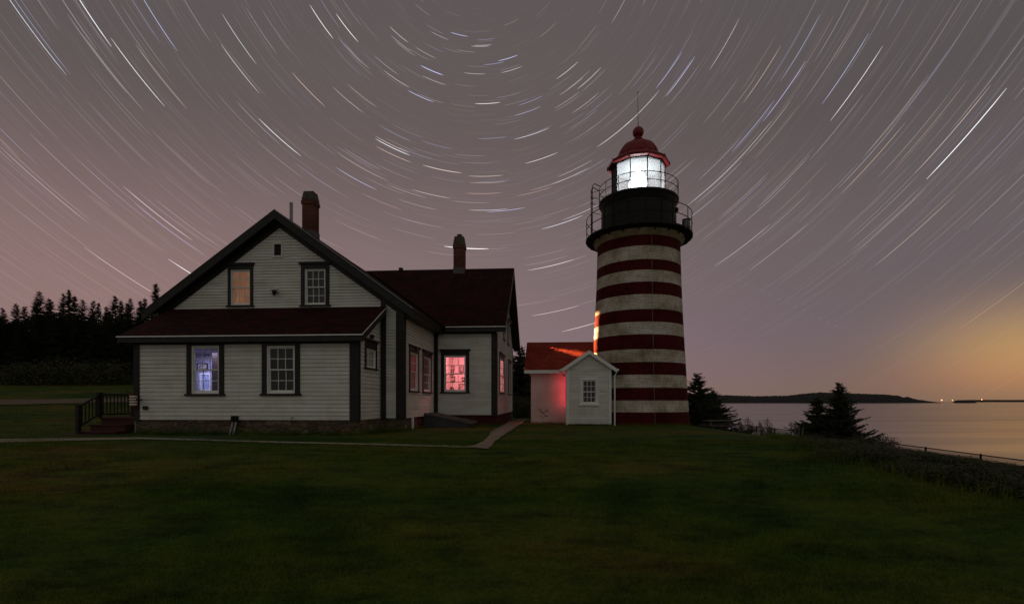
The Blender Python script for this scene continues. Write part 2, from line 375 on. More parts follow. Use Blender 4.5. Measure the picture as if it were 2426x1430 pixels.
b = MB(); b.add([(-20000, 20, SEA), (20000, 20, SEA), (20000, 24000, SEA), (-20000, 24000, SEA), (-20000, -400, SEA), (20000, -400, SEA)], [(0, 1, 2, 3), (4, 5, 1, 0)])
tag(b.build('water', M['water'], recalc=False), 'calm sea beyond the headland', kind='structure')

def strip(name, left, right, m, label, n=60, lift=.022):
    """a sheet laid on the ground between two edge lines (lists of x, y)"""
    def res(line, k):
        d = [0]
        for a, b_ in zip(line, line[1:]): d.append(d[-1] + math.dist(a, b_))
        o = []
        for i in range(k):
            t = d[-1] * i / (k - 1); j = max(q for q in range(len(d) - 1) if d[q] <= t + 1e-9); f = (t - d[j]) / max(1e-9, d[j + 1] - d[j])
            o.append((line[j][0] + (line[j + 1][0] - line[j][0]) * f, line[j][1] + (line[j + 1][1] - line[j][1]) * f))
        return o
    L, R_ = res(left, n), res(right, n); q = 5; b = MB()
    for a, c in zip(L, R_):
        for k in range(q):
            f = k / (q - 1); jx = rnd.uniform(-.02, .02) if k in (0, q - 1) else 0
            x = a[0] + (c[0] - a[0]) * f + jx; y = a[1] + (c[1] - a[1]) * f + jx; b.v.append((x, y, gz(x, y) + lift))
    for i in range(n - 1):
        for k in range(q - 1):
            b.f.append((i * q + k, i * q + k + 1, (i + 1) * q + k + 1, (i + 1) * q + k)); b.m.append(0)
    return tag(b.build(name, m, smooth=True), label, kind='structure')
G = lambda px, py: tuple(onground(px, py)[:2])
strip('path', [G(-60, 1040), G(78, 1040), G(330, 1036.5), G(560, 1043.5), G(960, 1053.5), G(1108, 1058)], [G(-60, 1050), G(78, 1047), G(330, 1041), G(560, 1047), G(960, 1057.5), G(1112, 1061.5)],
      M['concrete'], 'narrow concrete walk along the front of the house', 120)
strip('path', [G(1102, 1060), G(1125, 1056), G(1143, 1048), G(1158, 1034), G(1163, 1024), G(1176, 1016), G(1196, 1006), G(1206, 998)],
      [G(1156, 1065), G(1164, 1060), G(1172, 1048), G(1184, 1038), G(1200, 1028), G(1222, 1012), G(1238, 1003), G(1246, 994)], M['gravel'],
      'gravel path between the house and the lighthouse', 60, .03)
strip('path', [(-60, 27.5), (-33, 29.5), (-24, 31.5), (-17, 31)], [(-60, 31), (-32, 33), (-23, 34.5), (-16, 34)], M['dirt'], 'dirt track crossing the grass below the forest', 60, .05)

# ------------------------------------------------------------------ wall, window and roof builders
def clap(to, z0, z1, lo, hi, holes=(), expo=.12, mb=None):
    """clapboards: to(a, d, z) maps along-wall, outward and height to the building; lo/hi give the ends at a height"""
    b = mb or MB(); n = max(1, round((z1 - z0) / expo)); e = (z1 - z0) / n
    for i in range(n):
        a0 = z0 + i * e; a1 = a0 + e; cuts = sorted({a0, a1} | {h[k] for h in holes for k in (2, 3) if a0 < h[k] < a1})
        dd = lambda z: .024 - .018 * (z - a0) / e
        for c0, c1 in zip(cuts, cuts[1:]):
            zm = (c0 + c1) / 2; iv = [(None, None)]; spans = []; cur = 'lo'
            hs = sorted([(h[0], h[1]) for h in holes if h[2] < zm < h[3]])
            ends = [lo] + [x for h in hs for x in h] + [hi]
            for k in range(0, len(ends), 2):
                L, H = ends[k], ends[k + 1]; f = lambda q, z: q(z) if callable(q) else q
                p = [(f(L, c0), c0), (f(H, c0), c0), (f(H, c1), c1), (f(L, c1), c1)]
                if p[1][0] - p[0][0] < .01 and p[2][0] - p[3][0] < .01: continue
                g = .0 if c0 != a0 else min(.016, (c1 - c0) * .5)
                q = [(p[0][0], c0 + g), (p[1][0], c0 + g), p[2], p[3]]
                b.add([to(a, dd(z), z) for a, z in q], [(0, 1, 2, 3)])
                if g:
                    b.add([to(p[0][0], dd(a0 + g), a0 + g), to(p[1][0], dd(a0 + g), a0 + g), to(p[1][0], -.02, a0 + g), to(p[0][0], -.02, a0 + g)], [(0, 1, 2, 3)])
                    b.add([to(p[0][0], -.02, a0 + g), to(p[1][0], -.02, a0 + g), to(p[1][0], -.02, a0), to(p[0][0], -.02, a0)], [(0, 1, 2, 3)])
                    b.add([to(p[0][0], -.02, a0), to(p[1][0], -.02, a0), to(p[1][0], .006, a0), to(p[0][0], .006, a0)], [(0, 1, 2, 3)])
    return b

def window(root, loc, rz, W, H, cw=.12, hood=0.0, sill=.06, cols=3, rows=2, back=None, double=True, casing='trim', head=None, label=None, fw=.05):
    """casing with sash, panes and sill; local x along the wall, -y outwards, z up"""
    head = head if head is not None else cw
    m = M[casing]; b = MB()
    b.box(0, cw, -.045, .10, sill, H - head); b.box(W - cw, W, -.045, .10, sill, H - head)
    b.box(0, W, -.047, .10, H - head, H)
    if hood: b.box(-.03, W + .03, -.07, .0, H, H + hood * .45); b.box(-.07, W + .07, -.11, .0, H + hood * .45, H + hood)
    win = b.build('window', m, root, loc=loc, rz=rz)
    if label: win['label'] = label
    b = MB(); b.box(-.05, W + .05, -.09, .10, 0, sill); b.build('sill', m, win)
    x0, x1, z0, z1 = cw, W - cw, sill, H - head
    b = MB()                                              # white frame round the sashes
    b.box(x0, x0 + fw, -.02, .10, z0, z1); b.box(x1 - fw, x1, -.02, .10, z0, z1); b.box(x0 + fw, x1 - fw, -.018, .10, z1 - fw, z1); b.box(x0 + fw, x1 - fw, -.03, .10, z0, z0 + fw)
    b.build('frame', M['white'], win)
    X0_, X1_, Z0, Z1 = x0 + fw, x1 - fw, z0 + fw, z1 - fw
    zm = (Z0 + Z1) / 2; sashes = [(zm - .02, Z1, .02), (Z0, zm + .02, .055)] if double else [(Z0, Z1, .02)]
    b = MB(); st = .042; pb = MB()
    for a, c, y in sashes:
        b.box(X0_, X0_ + st, y, y + .03, a, c); b.box(X1_ - st, X1_, y, y + .03, a, c); b.box(X0_ + st, X1_ - st, y, y + .03, c - st, c)
        b.box(X0_ + st, X1_ - st, y, y + .03, a, a + st * (1.5 if y > .04 else 1))
        gx0, gx1, gz0, gz1 = X0_ + st, X1_ - st, a + st, c - st
        for k in range(1, cols): xx = gx0 + (gx1 - gx0) * k / cols; b.box(xx - .011, xx + .011, y + .004, y + .024, gz0, gz1)
        for k in range(1, rows): q = gz0 + (gz1 - gz0) * k / rows; b.box(gx0, gx1, y + .005, y + .023, q - .011, q + .011)
        pb.add([(gx0, y + .014, gz0), (gx1, y + .014, gz0), (gx1, y + .014, gz1), (gx0, y + .014, gz1)], [(0, 1, 2, 3)])
    b.build('sash', M['white'], win); pb.build('pane', M['glass'], win)
    if back:
        q = MB(); n = 24; wv = .012
        for i in range(n):
            xa, xb = x0 + (x1 - x0) * i / n, x0 + (x1 - x0) * (i + 1) / n; ya, yb = .13 + wv * sin(i * 1.9), .13 + wv * sin((i + 1) * 1.9)
            q.add([(xa, ya, z0 - .02), (xb, yb, z0 - .02), (xb, yb, z1 + .02), (xa, ya, z1 + .02)], [(0, 1, 2, 3)])
        q.build('curtain', back, win)
    return win
def slab(b, poly, t=.10, top=0, side=1):
    """roof plane: polygon with thickness straight down"""
    n = len(poly); lowp = [(x, y, z - t) for x, y, z in poly]
    b.add(list(poly), [tuple(range(n))], top); b.add(lowp, [tuple(range(n))[::-1]], side)
    for i in range(n):
        j = (i + 1) % n; b.add([poly[i], poly[j], lowp[j], lowp[i]], [(0, 1, 2, 3)], side)

# ------------------------------------------------------------------ the keeper's house
H = Frame((849 - X0) / F * 17.2, 17.2, 4.0, .38)
house = H.root('keepers_house', label='white clapboard keeper\'s house with dark trim, dark red roofs and two brick chimneys', cat='house')
zS = H.z(995, -2, 0)                                  # sill height of the clapboards
BV = 2.12                                             # main front wall plane
uL, uR = H.u(318, 0), 0.0
# lean-to front -------------------------------------------------
zT = H.z(813, -3, 0)
fr = lambda v0: (lambda a, d, z: (a, v0 - d, z))
rt = lambda u0: (lambda a, d, z: (u0 + d, a, z))
def wrect(px0, px1, py0, py1, v):                      # window rectangle on a front plane
    u0, u1 = H.u(px0, v), H.u(px1, v); return u0, u1, H.z(py1, (u0 + u1) / 2, v), H.z(py0, (u0 + u1) / 2, v)
w1 = wrect(443.5, 532, 815, 937.5, 0); w2 = wrect(621.5, 711.5, 815, 937, 0)
wins = [w1, w2]
cut = lambda w: (w[0] + .05, w[1] - .05, w[2] + .03, w[3] - .02)
b = clap(fr(0), zS, zT, uL + .02, uR - .02, [cut(w) for w in wins], .139); b.build('clapboard_wall', M['siding'], house)
window(house, (w1[0], 0, w1[2]), 0, w1[1] - w1[0], w1[3] - w1[2], cw=.175, head=.05, sill=.075, fw=.055, label='lit window with pale blue light inside')
window(house, (w2[0], 0, w2[2]), 0, w2[1] - w2[0], w2[3] - w2[2], cw=.175, head=.05, sill=.075, fw=.055, back=M['dark'], label='unlit window with its dark blind drawn')
# lean-to right side wall with its small window
zRoofFront = H.z(793, -3, -.35); zRoofBack = H.z(728, -3, BV)
slope_l = (zRoofBack - zRoofFront) / (BV + .35)
ru = lambda v: zRoofFront + (v + .35) * slope_l        # roof surface height at v
sv0, sv1 = H.v(864, .02), H.v(892.5, .02); sz0 = H.z(875, 0, (sv0 + sv1) / 2); sz1 = H.z(811, 0, (sv0 + sv1) / 2)
def lo_side(z):                                       # the wall ends under the sloping roof
    return max(.02, (z + .17 - zRoofFront) / slope_l - .35)
b = clap(rt(0), zS, ru(BV) - .25, lambda z: lo_side(z), BV, [(sv0 + .04, sv1 - .04, sz0 + .03, sz1 - .02)], .139); b.build('clapboard_wall', M['siding'], house)
window(house, (0, sv0, sz0), R(90), sv1 - sv0, sz1 - sz0, cw=.12, head=.24, hood=.09, sill=.05, double=False, fw=.035, back=M['black'], label='small six pane window in the lean-to side')
# main front wall: gable above, strip right of the lean-to
mL, mR = H.u(345, BV), H.u(957, BV)
pk = H.u(660, BV)
rk = BV - .38                                          # plane of the front rake
aU, aZ = H.u(648, rk), H.z(495, H.u(648, rk), rk)
eLu, eRu = H.u(335, rk), H.u(980, rk); eZ = (H.z(735, eLu, rk) + H.z(733, eRu, rk)) / 2
half = (eRu - eLu) / 2; slm = (aZ - eZ) / half; cU = (eLu + eRu) / 2; cU = (cU + aU) / 2
rz_main = lambda u: aZ - abs(u - cU) * slm             # main roof surface height
g1 = wrect(541, 600.5, 630, 727, BV); g2 = wrect(714, 781, 628, 726, BV)
mR_, mL_ = mR, 2 * cU - mR
zmE = rz_main(mR_) - .42
b = clap(fr(BV), zRoofBack - .25, zmE, mL_, mR_, [cut(g1), cut(g2)], .112)
n_g = lambda z: (aZ - .16 - z) / slm
clap(fr(BV), zmE, aZ - .5, lambda z: cU - n_g(z), lambda z: cU + n_g(z), [cut(g1), cut(g2)], .112, mb=b)
b.build('clapboard_wall', M['siding'], house)
b = clap(fr(BV), zS, zRoofBack - .25, .02, mR_, (), .112); b.build('clapboard_wall', M['siding'], house)
LIT = emis('lit_peach_curtain', (.62, .34, .20), .62)
def curtain_mat():
    m = bpy.data.materials.new('lamp_lit_curtain'); m.use_nodes = True; t = m.node_tree; t.nodes.clear()
    n = tex(t, 'ShaderNodeTexNoise', scale=(3, 1, .8), Scale=2.0, Detail=3.0)
    c = ramp(t, n.outputs[0], [(.3, (.21, .085, .040)), (.6, (.28, .125, .070)), (.75, (.36, .17, .05))])
    e = N(t, 'ShaderNodeEmission'); t.links.new(c, e.inputs[0]); e.inputs[1].default_value = .62
    o = N(t, 'ShaderNodeOutputMaterial'); t.links.new(e.outputs[0], o.inputs[0]); return m
window(house, (g1[0], BV, g1[2]), 0, g1[1] - g1[0], g1[3] - g1[2], cw=.115, head=.15, hood=.11, sill=.06, fw=.035, back=curtain_mat(), label='upper gable window lit warm peach')
M['lace'] = mat('grey_net_curtain', (.10, .10, .085), .9)
window(house, (g2[0], BV, g2[2]), 0, g2[1] - g2[0], g2[3] - g2[2], cw=.15, head=.15, hood=.11, sill=.06, fw=.035, back=M['lace'], label='dark upper gable window with grey curtain')
# main right side wall up to the ell
EV = H.v(1031, mR_ + .0); EV = (24.05 - H.Y + mR_ * H.s) / H.c
zEave = rz_main(mR_) - .30
s1 = (H.v(968, mR_), H.v(991, mR_)); s2 = (H.v(1000, mR_), H.v(1021, mR_))
def sz(py, v): return H.z(py, mR_, v)
s1z = (sz(929, s1[0] * .5 + s1[1] * .5), sz(822, s1[0])); s2z = (s1z[0], s1z[1])
holes = [(s1[0] + .05, s1[1] - .05, s1z[0] + .03, s1z[1] - .02), (s2[0] + .05, s2[1] - .05, s2z[0] + .03, s2z[1] - .02)]
b = clap(rt(mR_), zS, zEave, BV, EV, holes, .112); b.build('clapboard_wall', M['siding'], house)
window(house, (mR_, s1[0], s1z[0]), R(90), s1[1] - s1[0], s1z[1] - s1z[0], cw=.13, head=.16, hood=.12, sill=.06, fw=.04, label='near side window showing pink lamplight')
window(house, (mR_, s2[0], s2z[0]), R(90), s2[1] - s2[0], s2z[1] - s2z[0], cw=.13, head=.16, hood=.12, sill=.06, fw=.04, label='far side window glowing dull red')
# ell front wall
eR = H.u(1176, EV); ELV = EV
zE = H.z(773, (mR_ + eR) / 2, EV - .4)                # top of the ell eave
w5 = wrect(1045, 1112, 833, 931, EV)
b = clap(fr(EV), zS, zE - .28, mR_, eR, [cut(w5)], .112); b.build('clapboard_wall', M['siding'], house)
window(house, (w5[0], EV, w5[2]), 0, w5[1] - w5[0], w5[3] - w5[2], cw=.155, head=.17, hood=.12, sill=.06, fw=.045, label='window of the right wing lit bright pink')
# ell right gable wall
ELD = 8.5; EB = EV + ELD
rV = EV + ELD / 2; rZ = H.z(636, H.u(1150, rV), rV); slE = (rZ - zE) / (rV - (EV - .4))
v3 = (H.v(1182.5, eR), H.v(1193, eR)); v4 = (H.v(1203.5, eR), H.v(1209.5, eR))
zz3 = (H.z(932, eR, v3[0]), H.z(838, eR, v3[0])); 
u1v = (rV - 1.45, rV - .65); u2v = (rV + .75, rV + 1.55); uz = (H.z(812, eR, rV), H.z(752, eR, rV))
hs = [(v3[0], v3[1], *zz3), (v4[0], v4[1], *zz3), (u1v[0], u1v[1], *uz), (u2v[0], u2v[1], *uz)]
hc = [(h[0] + .05, h[1] - .05, h[2] + .03, h[3] - .02) for h in hs]
b = clap(rt(eR), zS, zE - .28, EV, EB, hc, .112)
kk = lambda z: (rZ - .14 - z) / slE
clap(rt(eR), zE - .28, rZ - .4, lambda z: rV - min(kk(z), ELD / 2), lambda z: rV + min(kk(z), ELD / 2), hc, .112, mb=b)
b.build('clapboard_wall', M['siding'], house)
for k, h in enumerate(hs):
    window(house, (eR, h[0], h[2]), R(90), h[1] - h[0], h[3] - h[2], cw=.12, head=.14, hood=.1, sill=.06, fw=.04,
           back=[None, M['black'], M['lace'], M['lace']][k], casing='trim', label=['narrow-looking gable end window glowing red', 'rear gable end window, unlit', 'upper gable end window nearer the front', 'upper gable end window nearer the rear'][k])
# hidden back and left walls close the house
b = MB(); b.add([(mL_, BV, 0), (mL_, EB, 0), (mL_, EB, rz_main(mL_) - .2), (mL_, BV, rz_main(mL_) - .2)], [(0, 1, 2, 3)])
b.add([(uL + .02, 0, 0), (uL + .02, BV, 0), (uL + .02, BV, zRoofBack), (uL + .02, 0, zT)], [(0, 1, 2, 3)])
b.add([(mL_, EB, 0), (eR, EB, 0), (eR, EB, zE), (mL_, EB, zE)], [(0, 1, 2, 3)])
b.add([(mL_, EB, rz_main(mL_) - .2), (mR_, EB, rz_main(mR_) - .2), (cU, EB, aZ - .2)], [(0, 1, 2)])
b.build('rear_wall', M['siding'], house, recalc=False)
# corner boards
def cboard(u0, u1, v0, v1, z0, z1): MB().box(u0, u1, v0, v1, z0, z1).build('corner_board', M['trim'], house)
cw = H.u(849, 0) - H.u(829, 0)
cboard(uR - cw, uR + .03, -.04, .0, zS - .03, zT); cboard(uR, uR + .045, .0, .10, zS - .03, ru(0) - .16)
cboard(uL, uL + .22, -.04, .10, zS - .03, zT)
cboard(.035, .24, BV - .042, BV - .002, zS - .03, rz_main(.24) - .45)
cboard(mR_ - .30, mR_ + .03, BV - .042, BV - .002, zS - .03, rz_main(mR_) - .42); cboard(mR_, mR_ + .044, BV, BV + .16, zS - .03, zEave)
cboard(mR_ + .026, mR_ + .17, EV - .040, EV, zS - .03, zE - .26); cboard(mR_, mR_ + .043, EV - .2, EV - .044, zS - .03, zEave)
cboard(eR - .235, eR + .03, EV - .042, EV - .001, zS - .03, zE - .26); cboard(eR, eR + .044, EV, EV + .16, zS - .03, zE - .28)
cboard(eR, eR + .044, EB - .14, EB, zS - .03, zE - .28)
# trim bands under the eaves
b = MB(); b.box(uL + .0, uR, -.05, .0, zT - .02, zRoofFront + .1); b.build('frieze', M['trim'], house)
b = MB(); b.box(mR_ + .17, eR - .235, EV - .03, EV, zE - .30, zE + .05); b.build('frieze', M['trim'], house)
b = MB()
for s in (-1, 1):                                       # boards up the gable under the soffit
    p = [(cU, BV - .035, aZ - .14), (cU, BV - .035, aZ - .62), (cU + s * (half + .1), BV - .035, aZ - .62 - slm * (half + .1)), (cU + s * (half + .1), BV - .035, aZ - .14 - slm * (half + .1))]
    lim = mR_ - cU + .03
    p = [(cU, BV - .035, aZ - .14), (cU, BV - .035, aZ - .60), (cU + s * lim, BV - .035, aZ - .60 - slm * lim), (cU + s * lim, BV - .035, aZ - .14 - slm * lim)]
    b.prism(p, (0, .03, 0))
b.build('frieze', M['trim'], house)
b = MB(); b.prism([(mR_ + .004, BV, zEave - .16), (mR_ + .004, EV, zEave - .16), (mR_ + .004, EV, zEave + .2), (mR_ + .004, BV, zEave + .2)], (.035, 0, 0)); b.build('frieze', M['trim'], house)
b = MB()
for s in (-1, 1):
    lim = ELD / 2 + .02
    b.prism([(eR + .004, rV, rZ - .12), (eR + .004, rV, rZ - .5), (eR + .004, rV + s * lim, rZ - .5 - slE * lim), (eR + .004, rV + s * lim, rZ - .12 - slE * lim)], (.035, 0, 0))
b.build('frieze', M['trim'], house)
# roofs
lE, rE = H.u(275, -.36), H.u(858, -.36)
b = MB(); t_ = .05
slab(b, [(lE, -.36, zRoofFront), (rE, -.36, zRoofFront), (rE, BV - .01, ru(BV)), (lE, BV - .01, ru(BV))], .05)
rf = b.build('roof', [M['roof'], M['trim']], house); rf['label'] = 'low red lean-to roof along the front'
b = MB(); b.box(lE, rE, -.372, -.362, zRoofFront - .035, zRoofFront + .004)
b.prism([(rE + .001, -.372, zRoofFront - .035), (rE + .001, -.372, zRoofFront + .004), (rE + .001, BV - .05, ru(BV - .05) + .004), (rE + .001, BV - .05, ru(BV - .05) - .035)], (.01, 0, 0))
b.build('drip_edge', M['white'], rf)
b = MB(); b.box(lE + .02, rE - .02, -.34, -.30, zRoofFront - .22, zRoofFront - .052)
b.box(lE + .02, rE - .02, -.30, -.045, zRoofFront - .16, zRoofFront - .14)
b.prism([(rE - .06, -.30, zRoofFront - .26), (rE - .06, -.30, zRoofFront - .055), (rE - .06, BV - .05, ru(BV - .05) - .055), (rE - .06, BV - .05, ru(BV - .05) - .26)], (.045, 0, 0))
b.prism([(lE + .02, -.30, zRoofFront - .26), (lE + .02, -.30, zRoofFront - .055), (lE + .02, BV - .05, ru(BV - .05) - .055), (lE + .02, BV - .05, ru(BV - .05) - .26)], (.045, 0, 0))
b.build('eave_board', M['trim'], rf)
mB = EB + .3; eo = half
b = MB()
for s in (-1, 1):
    slab(b, [(cU, rk, aZ), (cU, mB, aZ), (cU + s * eo, mB, aZ - slm * eo), (cU + s * eo, rk, aZ - slm * eo)], .07)
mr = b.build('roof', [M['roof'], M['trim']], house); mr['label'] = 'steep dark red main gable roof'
b = MB(); zr = aZ - slm * eo
for s in (-1, 1):                                       # rake boards, deep and dark, with soffit
    b.prism([(cU, rk - .002, aZ - .072), (cU, rk - .002, aZ - .36), (cU + s * (eo - .02), rk - .002, zr - .36), (cU + s * (eo - .02), rk - .002, zr - .072)], (0, .045, 0))
    b.prism([(cU, rk + .043, aZ - .27), (cU, BV - .03, aZ - .27), (cU + s * (eo - .3), BV - .03, zr - .27 + .3 * slm), (cU + s * (eo - .3), rk + .043, zr - .27 + .3 * slm)], (0, 0, .02))
b.prism([(cU + eo - .05, rk + .045, zr - .30), (cU + eo - .05, mB, zr - .30), (cU + eo - .05, mB, zr - .05), (cU + eo - .05, rk + .045, zr - .05)], (.03, 0, 0))
b.prism([(mR_ + .04, rk + .045, zr - .26), (mR_ + .04, EV - .05, zr - .26), (cU + eo - .05, EV - .05, zr - .26), (cU + eo - .05, rk + .045, zr - .26)], (0, 0, .02))
b.build('rake_board', M['trim'], mr)
b = MB(); b.prism([(cU, rk - .006, aZ + .003), (cU, rk - .006, aZ - .026), (cU + eo, rk - .006, zr - .026), (cU + eo, rk - .006, zr + .003)], (0, -.008, 0)); b.build('drip_edge', M['galv'], mr)
er = H.u(1197, EV - .4); erR = H.u(1219, rV); eo2 = er
eo2 = (er + erR) / 2
b = MB()
for s in (-1, 1):
    vv = rV + s * (rV - EV + .4)
    slab(b, [(cU - 2.0, rV, rZ), (eo2, rV, rZ), (eo2, vv, zE), (cU + (1.0 if s < 0 else -2), vv, zE)] if s > 0 else
            [(cU + .1, rV, rZ), (eo2, rV, rZ), (eo2, vv, zE), (mR_ + .62, vv, zE)], .07)
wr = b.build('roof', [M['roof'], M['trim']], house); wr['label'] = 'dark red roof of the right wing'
b = MB()
for s in (-1, 1):
    vv = rV + s * (rV - EV + .38)
    b.prism([(eo2 + .002, rV, rZ - .072), (eo2 + .002, rV, rZ - .34), (eo2 + .002, vv, zE - .34), (eo2 + .002, vv, zE - .072)], (-.045, 0, 0))
    b.prism([(eR + .04, rV, rZ - .26), (eo2 - .04, rV, rZ - .26), (eo2 - .04, vv, zE - .26), (eR + .04, vv, zE - .26)], (0, 0, .02))
b.box(mR_ + .60, eo2 - .05, EV - .38, EV - .34, zE - .24, zE - .055); b.box(mR_ + .5, eo2 - .05, EV - .34, EV - .03, zE - .20, zE - .18)
b.build('rake_board', M['trim'], wr)
b = MB(); b.box(mR_ + .62, eo2, EV - .412, EV - .402, zE - .035, zE + .004); b.build('drip_edge', M['white'], wr)
# foundation
def fbox(u0, u1, v0, v1, m): MB().box(u0, u1, v0, v1, -.6, zS - .0).build('foundation', m, house)
fbox(uL + .05, -.02, .03, BV, M['stone']); fbox(-.01, mR_ - .03, BV + .03, BV + 1.9, M['stone']); fbox(mR_ - .5, mR_ - .03, BV + 1.9, EV + .03, M['brick_low'])
fbox(mR_ - .03, eR - .03, EV + .03, EB - .05, M['brick_low'])
# chimneys
def chimney(u, v, wu, wv, z0, z1, parent, pot=False, label=None):
    b = MB(); hu, hv = wu / 2, wv / 2; ct = z1 - .55 * (wu / .5)
    b.box(u - hu, u + hu, v - hv, v + hv, z0, ct)
    b.box(u - hu - .035, u + hu + .035, v - hv - .035, v + hv + .035, ct, ct + .14)
    b.box(u - hu - .012, u + hu + .012, v - hv - .012, v + hv + .012, ct + .14, ct + .2)
    c = b.build('chimney', M['brick'], parent)
    if label: c['label'] = label
    b = MB(); q = ct + .2; s = .82
    lo_ = [(u - hu - .02, v - hv - .02, q), (u + hu + .02, v - hv - .02, q), (u + hu + .02, v + hv + .02, q), (u - hu - .02, v + hv + .02, q)]
    hi_ = [(u - hu * s, v - hv * s, z1), (u + hu * s, v - hv * s, z1), (u + hu * s, v + hv * s, z1), (u - hu * s, v + hv * s, z1)]
    b.add(lo_ + hi_, [(0, 1, 5, 4), (1, 2, 6, 5), (2, 3, 7, 6), (3, 0, 4, 7), (4, 5, 6, 7), (3, 2, 1, 0)])
    if pot: b.box(u - .12, u + .12, v - .12, v + .12, z1, z1 + .14)
    b.build('cap', M['cap'], c)
    MB().box(u - hu - .02, u + hu + .02, v - hv - .02, v + hv + .02, z0, z0 + .38).build('flashing', M['lead'], c)
cv = 22.1 - H.Y; cv = (22.1 - H.Y + cU * H.s) / H.c
cu = H.u(736, cv); chimney(cu, cv, .52, .50, rz_main(cu) - .28, H.z(457, cu, cv), mr, label='tall brick chimney beside the main ridge')
cv2 = rV - .15; cu2 = H.u(1089, cv2); chimney(cu2, cv2, .60, .5, rZ - .42, H.z(562, cu2, cv2), wr, True, label='shorter brick chimney on the wing ridge')
vv = cv - 1.5; vu = H.u(690, vv)
MB().lathe([(.065, rz_main(vu) - .1), (.065, H.z(480, vu, vv))], 14, c=(vu, vv)).build('vent_pipe', M['galv'], mr, smooth=False)
pv = H.u(950, rV); MB().box(pv - .1, pv + .1, rV - .1, rV + .1, rZ - .05, rZ + .12).build('ridge_vent', M['metal'], wr)
# gable louvre, flood lamp and other small fittings
l = wrect(651, 667.5, 579, 606, BV); b = MB(); ce = .07
b.box(l[0] - ce, l[0], BV - .05, BV, l[2] - ce, l[3] + ce); b.box(l[1], l[1] + ce, BV - .05, BV, l[2] - ce, l[3] + ce); b.box(l[0], l[1], BV - .05, BV, l[3], l[3] + ce); b.box(l[0], l[1], BV - .06, BV, l[2] - ce, l[2])
lv = b.build('louvre', M['siding'], house)
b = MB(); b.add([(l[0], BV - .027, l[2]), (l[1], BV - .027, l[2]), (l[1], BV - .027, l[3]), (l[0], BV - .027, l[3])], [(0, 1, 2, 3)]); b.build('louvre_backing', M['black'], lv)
b = MB(); n = 8
for i in range(n):
    q = l[2] + (l[3] - l[2]) * (i + .3) / n; b.prism([(l[0], BV - .030, q + .016), (l[0], BV - .050, q), (l[0], BV - .046, q - .005), (l[0], BV - .028, q + .010)], (l[1] - l[0], 0, 0))
b.build('slat', M['lead'], lv)
fu, fz = H.u(655, BV), H.z(690, H.u(655, BV), BV)
b = MB(); b.box(fu - .13, fu + .12, BV - .09, BV - .02, fz - .05, fz + .09); b.prism([(fu - .14, BV - .09, fz + .09), (fu - .14, BV - .30, fz + .02), (fu - .14, BV - .30, fz - .0), (fu - .14, BV - .09, fz + .02)], (.26, 0, 0)); fl = b.build('flood_lamp', M['white'], house)
MB().lathe([(.03, fz - .20), (.07, fz - .12), (.07, fz - .02)], 12, c=(fu + .02, BV - .2)).build('lamp_head', M['metal'], fl)
q = wrect(341, 352, 961, 970, 0); MB().box(q[0], q[1], -.06, -.01, q[2], q[3]).build('wall_vent', M['trim'], house)
q = H.u(694, 0); zq = H.z(988, q, 0); MB().tube([(q, 0, zq), (q, -.1, zq), (q + .01, -.12, zq - .05)], .02).build('tap', M['galv'], house)
for px in (553, 561):
    u_ = H.u(px, -.05); zt = H.z(986, u_, 0); pts = [(u_, -.08, zt), (u_ - .01, -.08, zt - .2), (u_ - .04, -.10, zt - .42), (u_ - .09, -.16, zt - .72)]
    c = MB().tube(pts, .034, 8).build('conduit', M['galv'], house); MB().box(u_ - .045, u_ + .045, -.13, -.02, zt - .18, zt + .03).build('elbow_box', M['metal'], c)
dv = (H.v(974, mR_)); MB().tube([(mR_ + .06, dv, zS), (mR_ + .06, dv, -.02), (mR_ + .12, dv - .05, -.1)], .05, 8).build('drain_pipe', M['white'], house)
q = H.v(878, .03) ; MB().lathe([(.05, H.z(797, 0, q) - .08), (.09, H.z(797, 0, q) + .03), (.03, H.z(797, 0, q) + .07)], 12, c=(.09, q)).build('wall_lamp', M['wood_red'], house)
# cellar bulkhead against the main side wall
bv0, bv1 = H.v(1004, mR_) , EV - .35; bu = H.u(1112, bv0)
zt = H.z(981, mR_, bv0 + .5); zl = H.z(1004, bu, bv0)
b = MB(); b.prism([(mR_ + .0, bv0, -.3), (bu, bv0, -.3), (bu, bv0, zl), (mR_ + .0, bv0, zt)], (0, bv1 - bv0, 0)); bh = b.build('cellar_bulkhead', noisy('grey_bulkhead_paint', (.045, .046, .048), (.07, .07, .07), 3, .7), house)
b = MB(); d = Vector((bu - mR_, 0, zl - zt)); dn = d.normalized(); up = Vector((-dn.z, 0, dn.x))
vm = (bv0 + bv1) / 2
for a, c in ((bv0 - .05, vm - .01), (vm + .01, bv1 + .05)):
    p = Vector((mR_ + .02, a, zt)) + up * .01; e = p + dn * (d.length + .08)
    b.prism([p, e, e + Vector((0, c - a, 0)), p + Vector((0, c - a, 0))], up * .045)
    for k in (a, c - .12):
        p2 = Vector((mR_ + .03, k, zt)) + up * .058; e2 = p2 + dn * (d.length + .04); b.prism([p2, e2, e2 + Vector((0, .12, 0)), p2 + Vector((0, .12, 0))], up * .03)
b.build('bulkhead_door', M['wood'], bh)

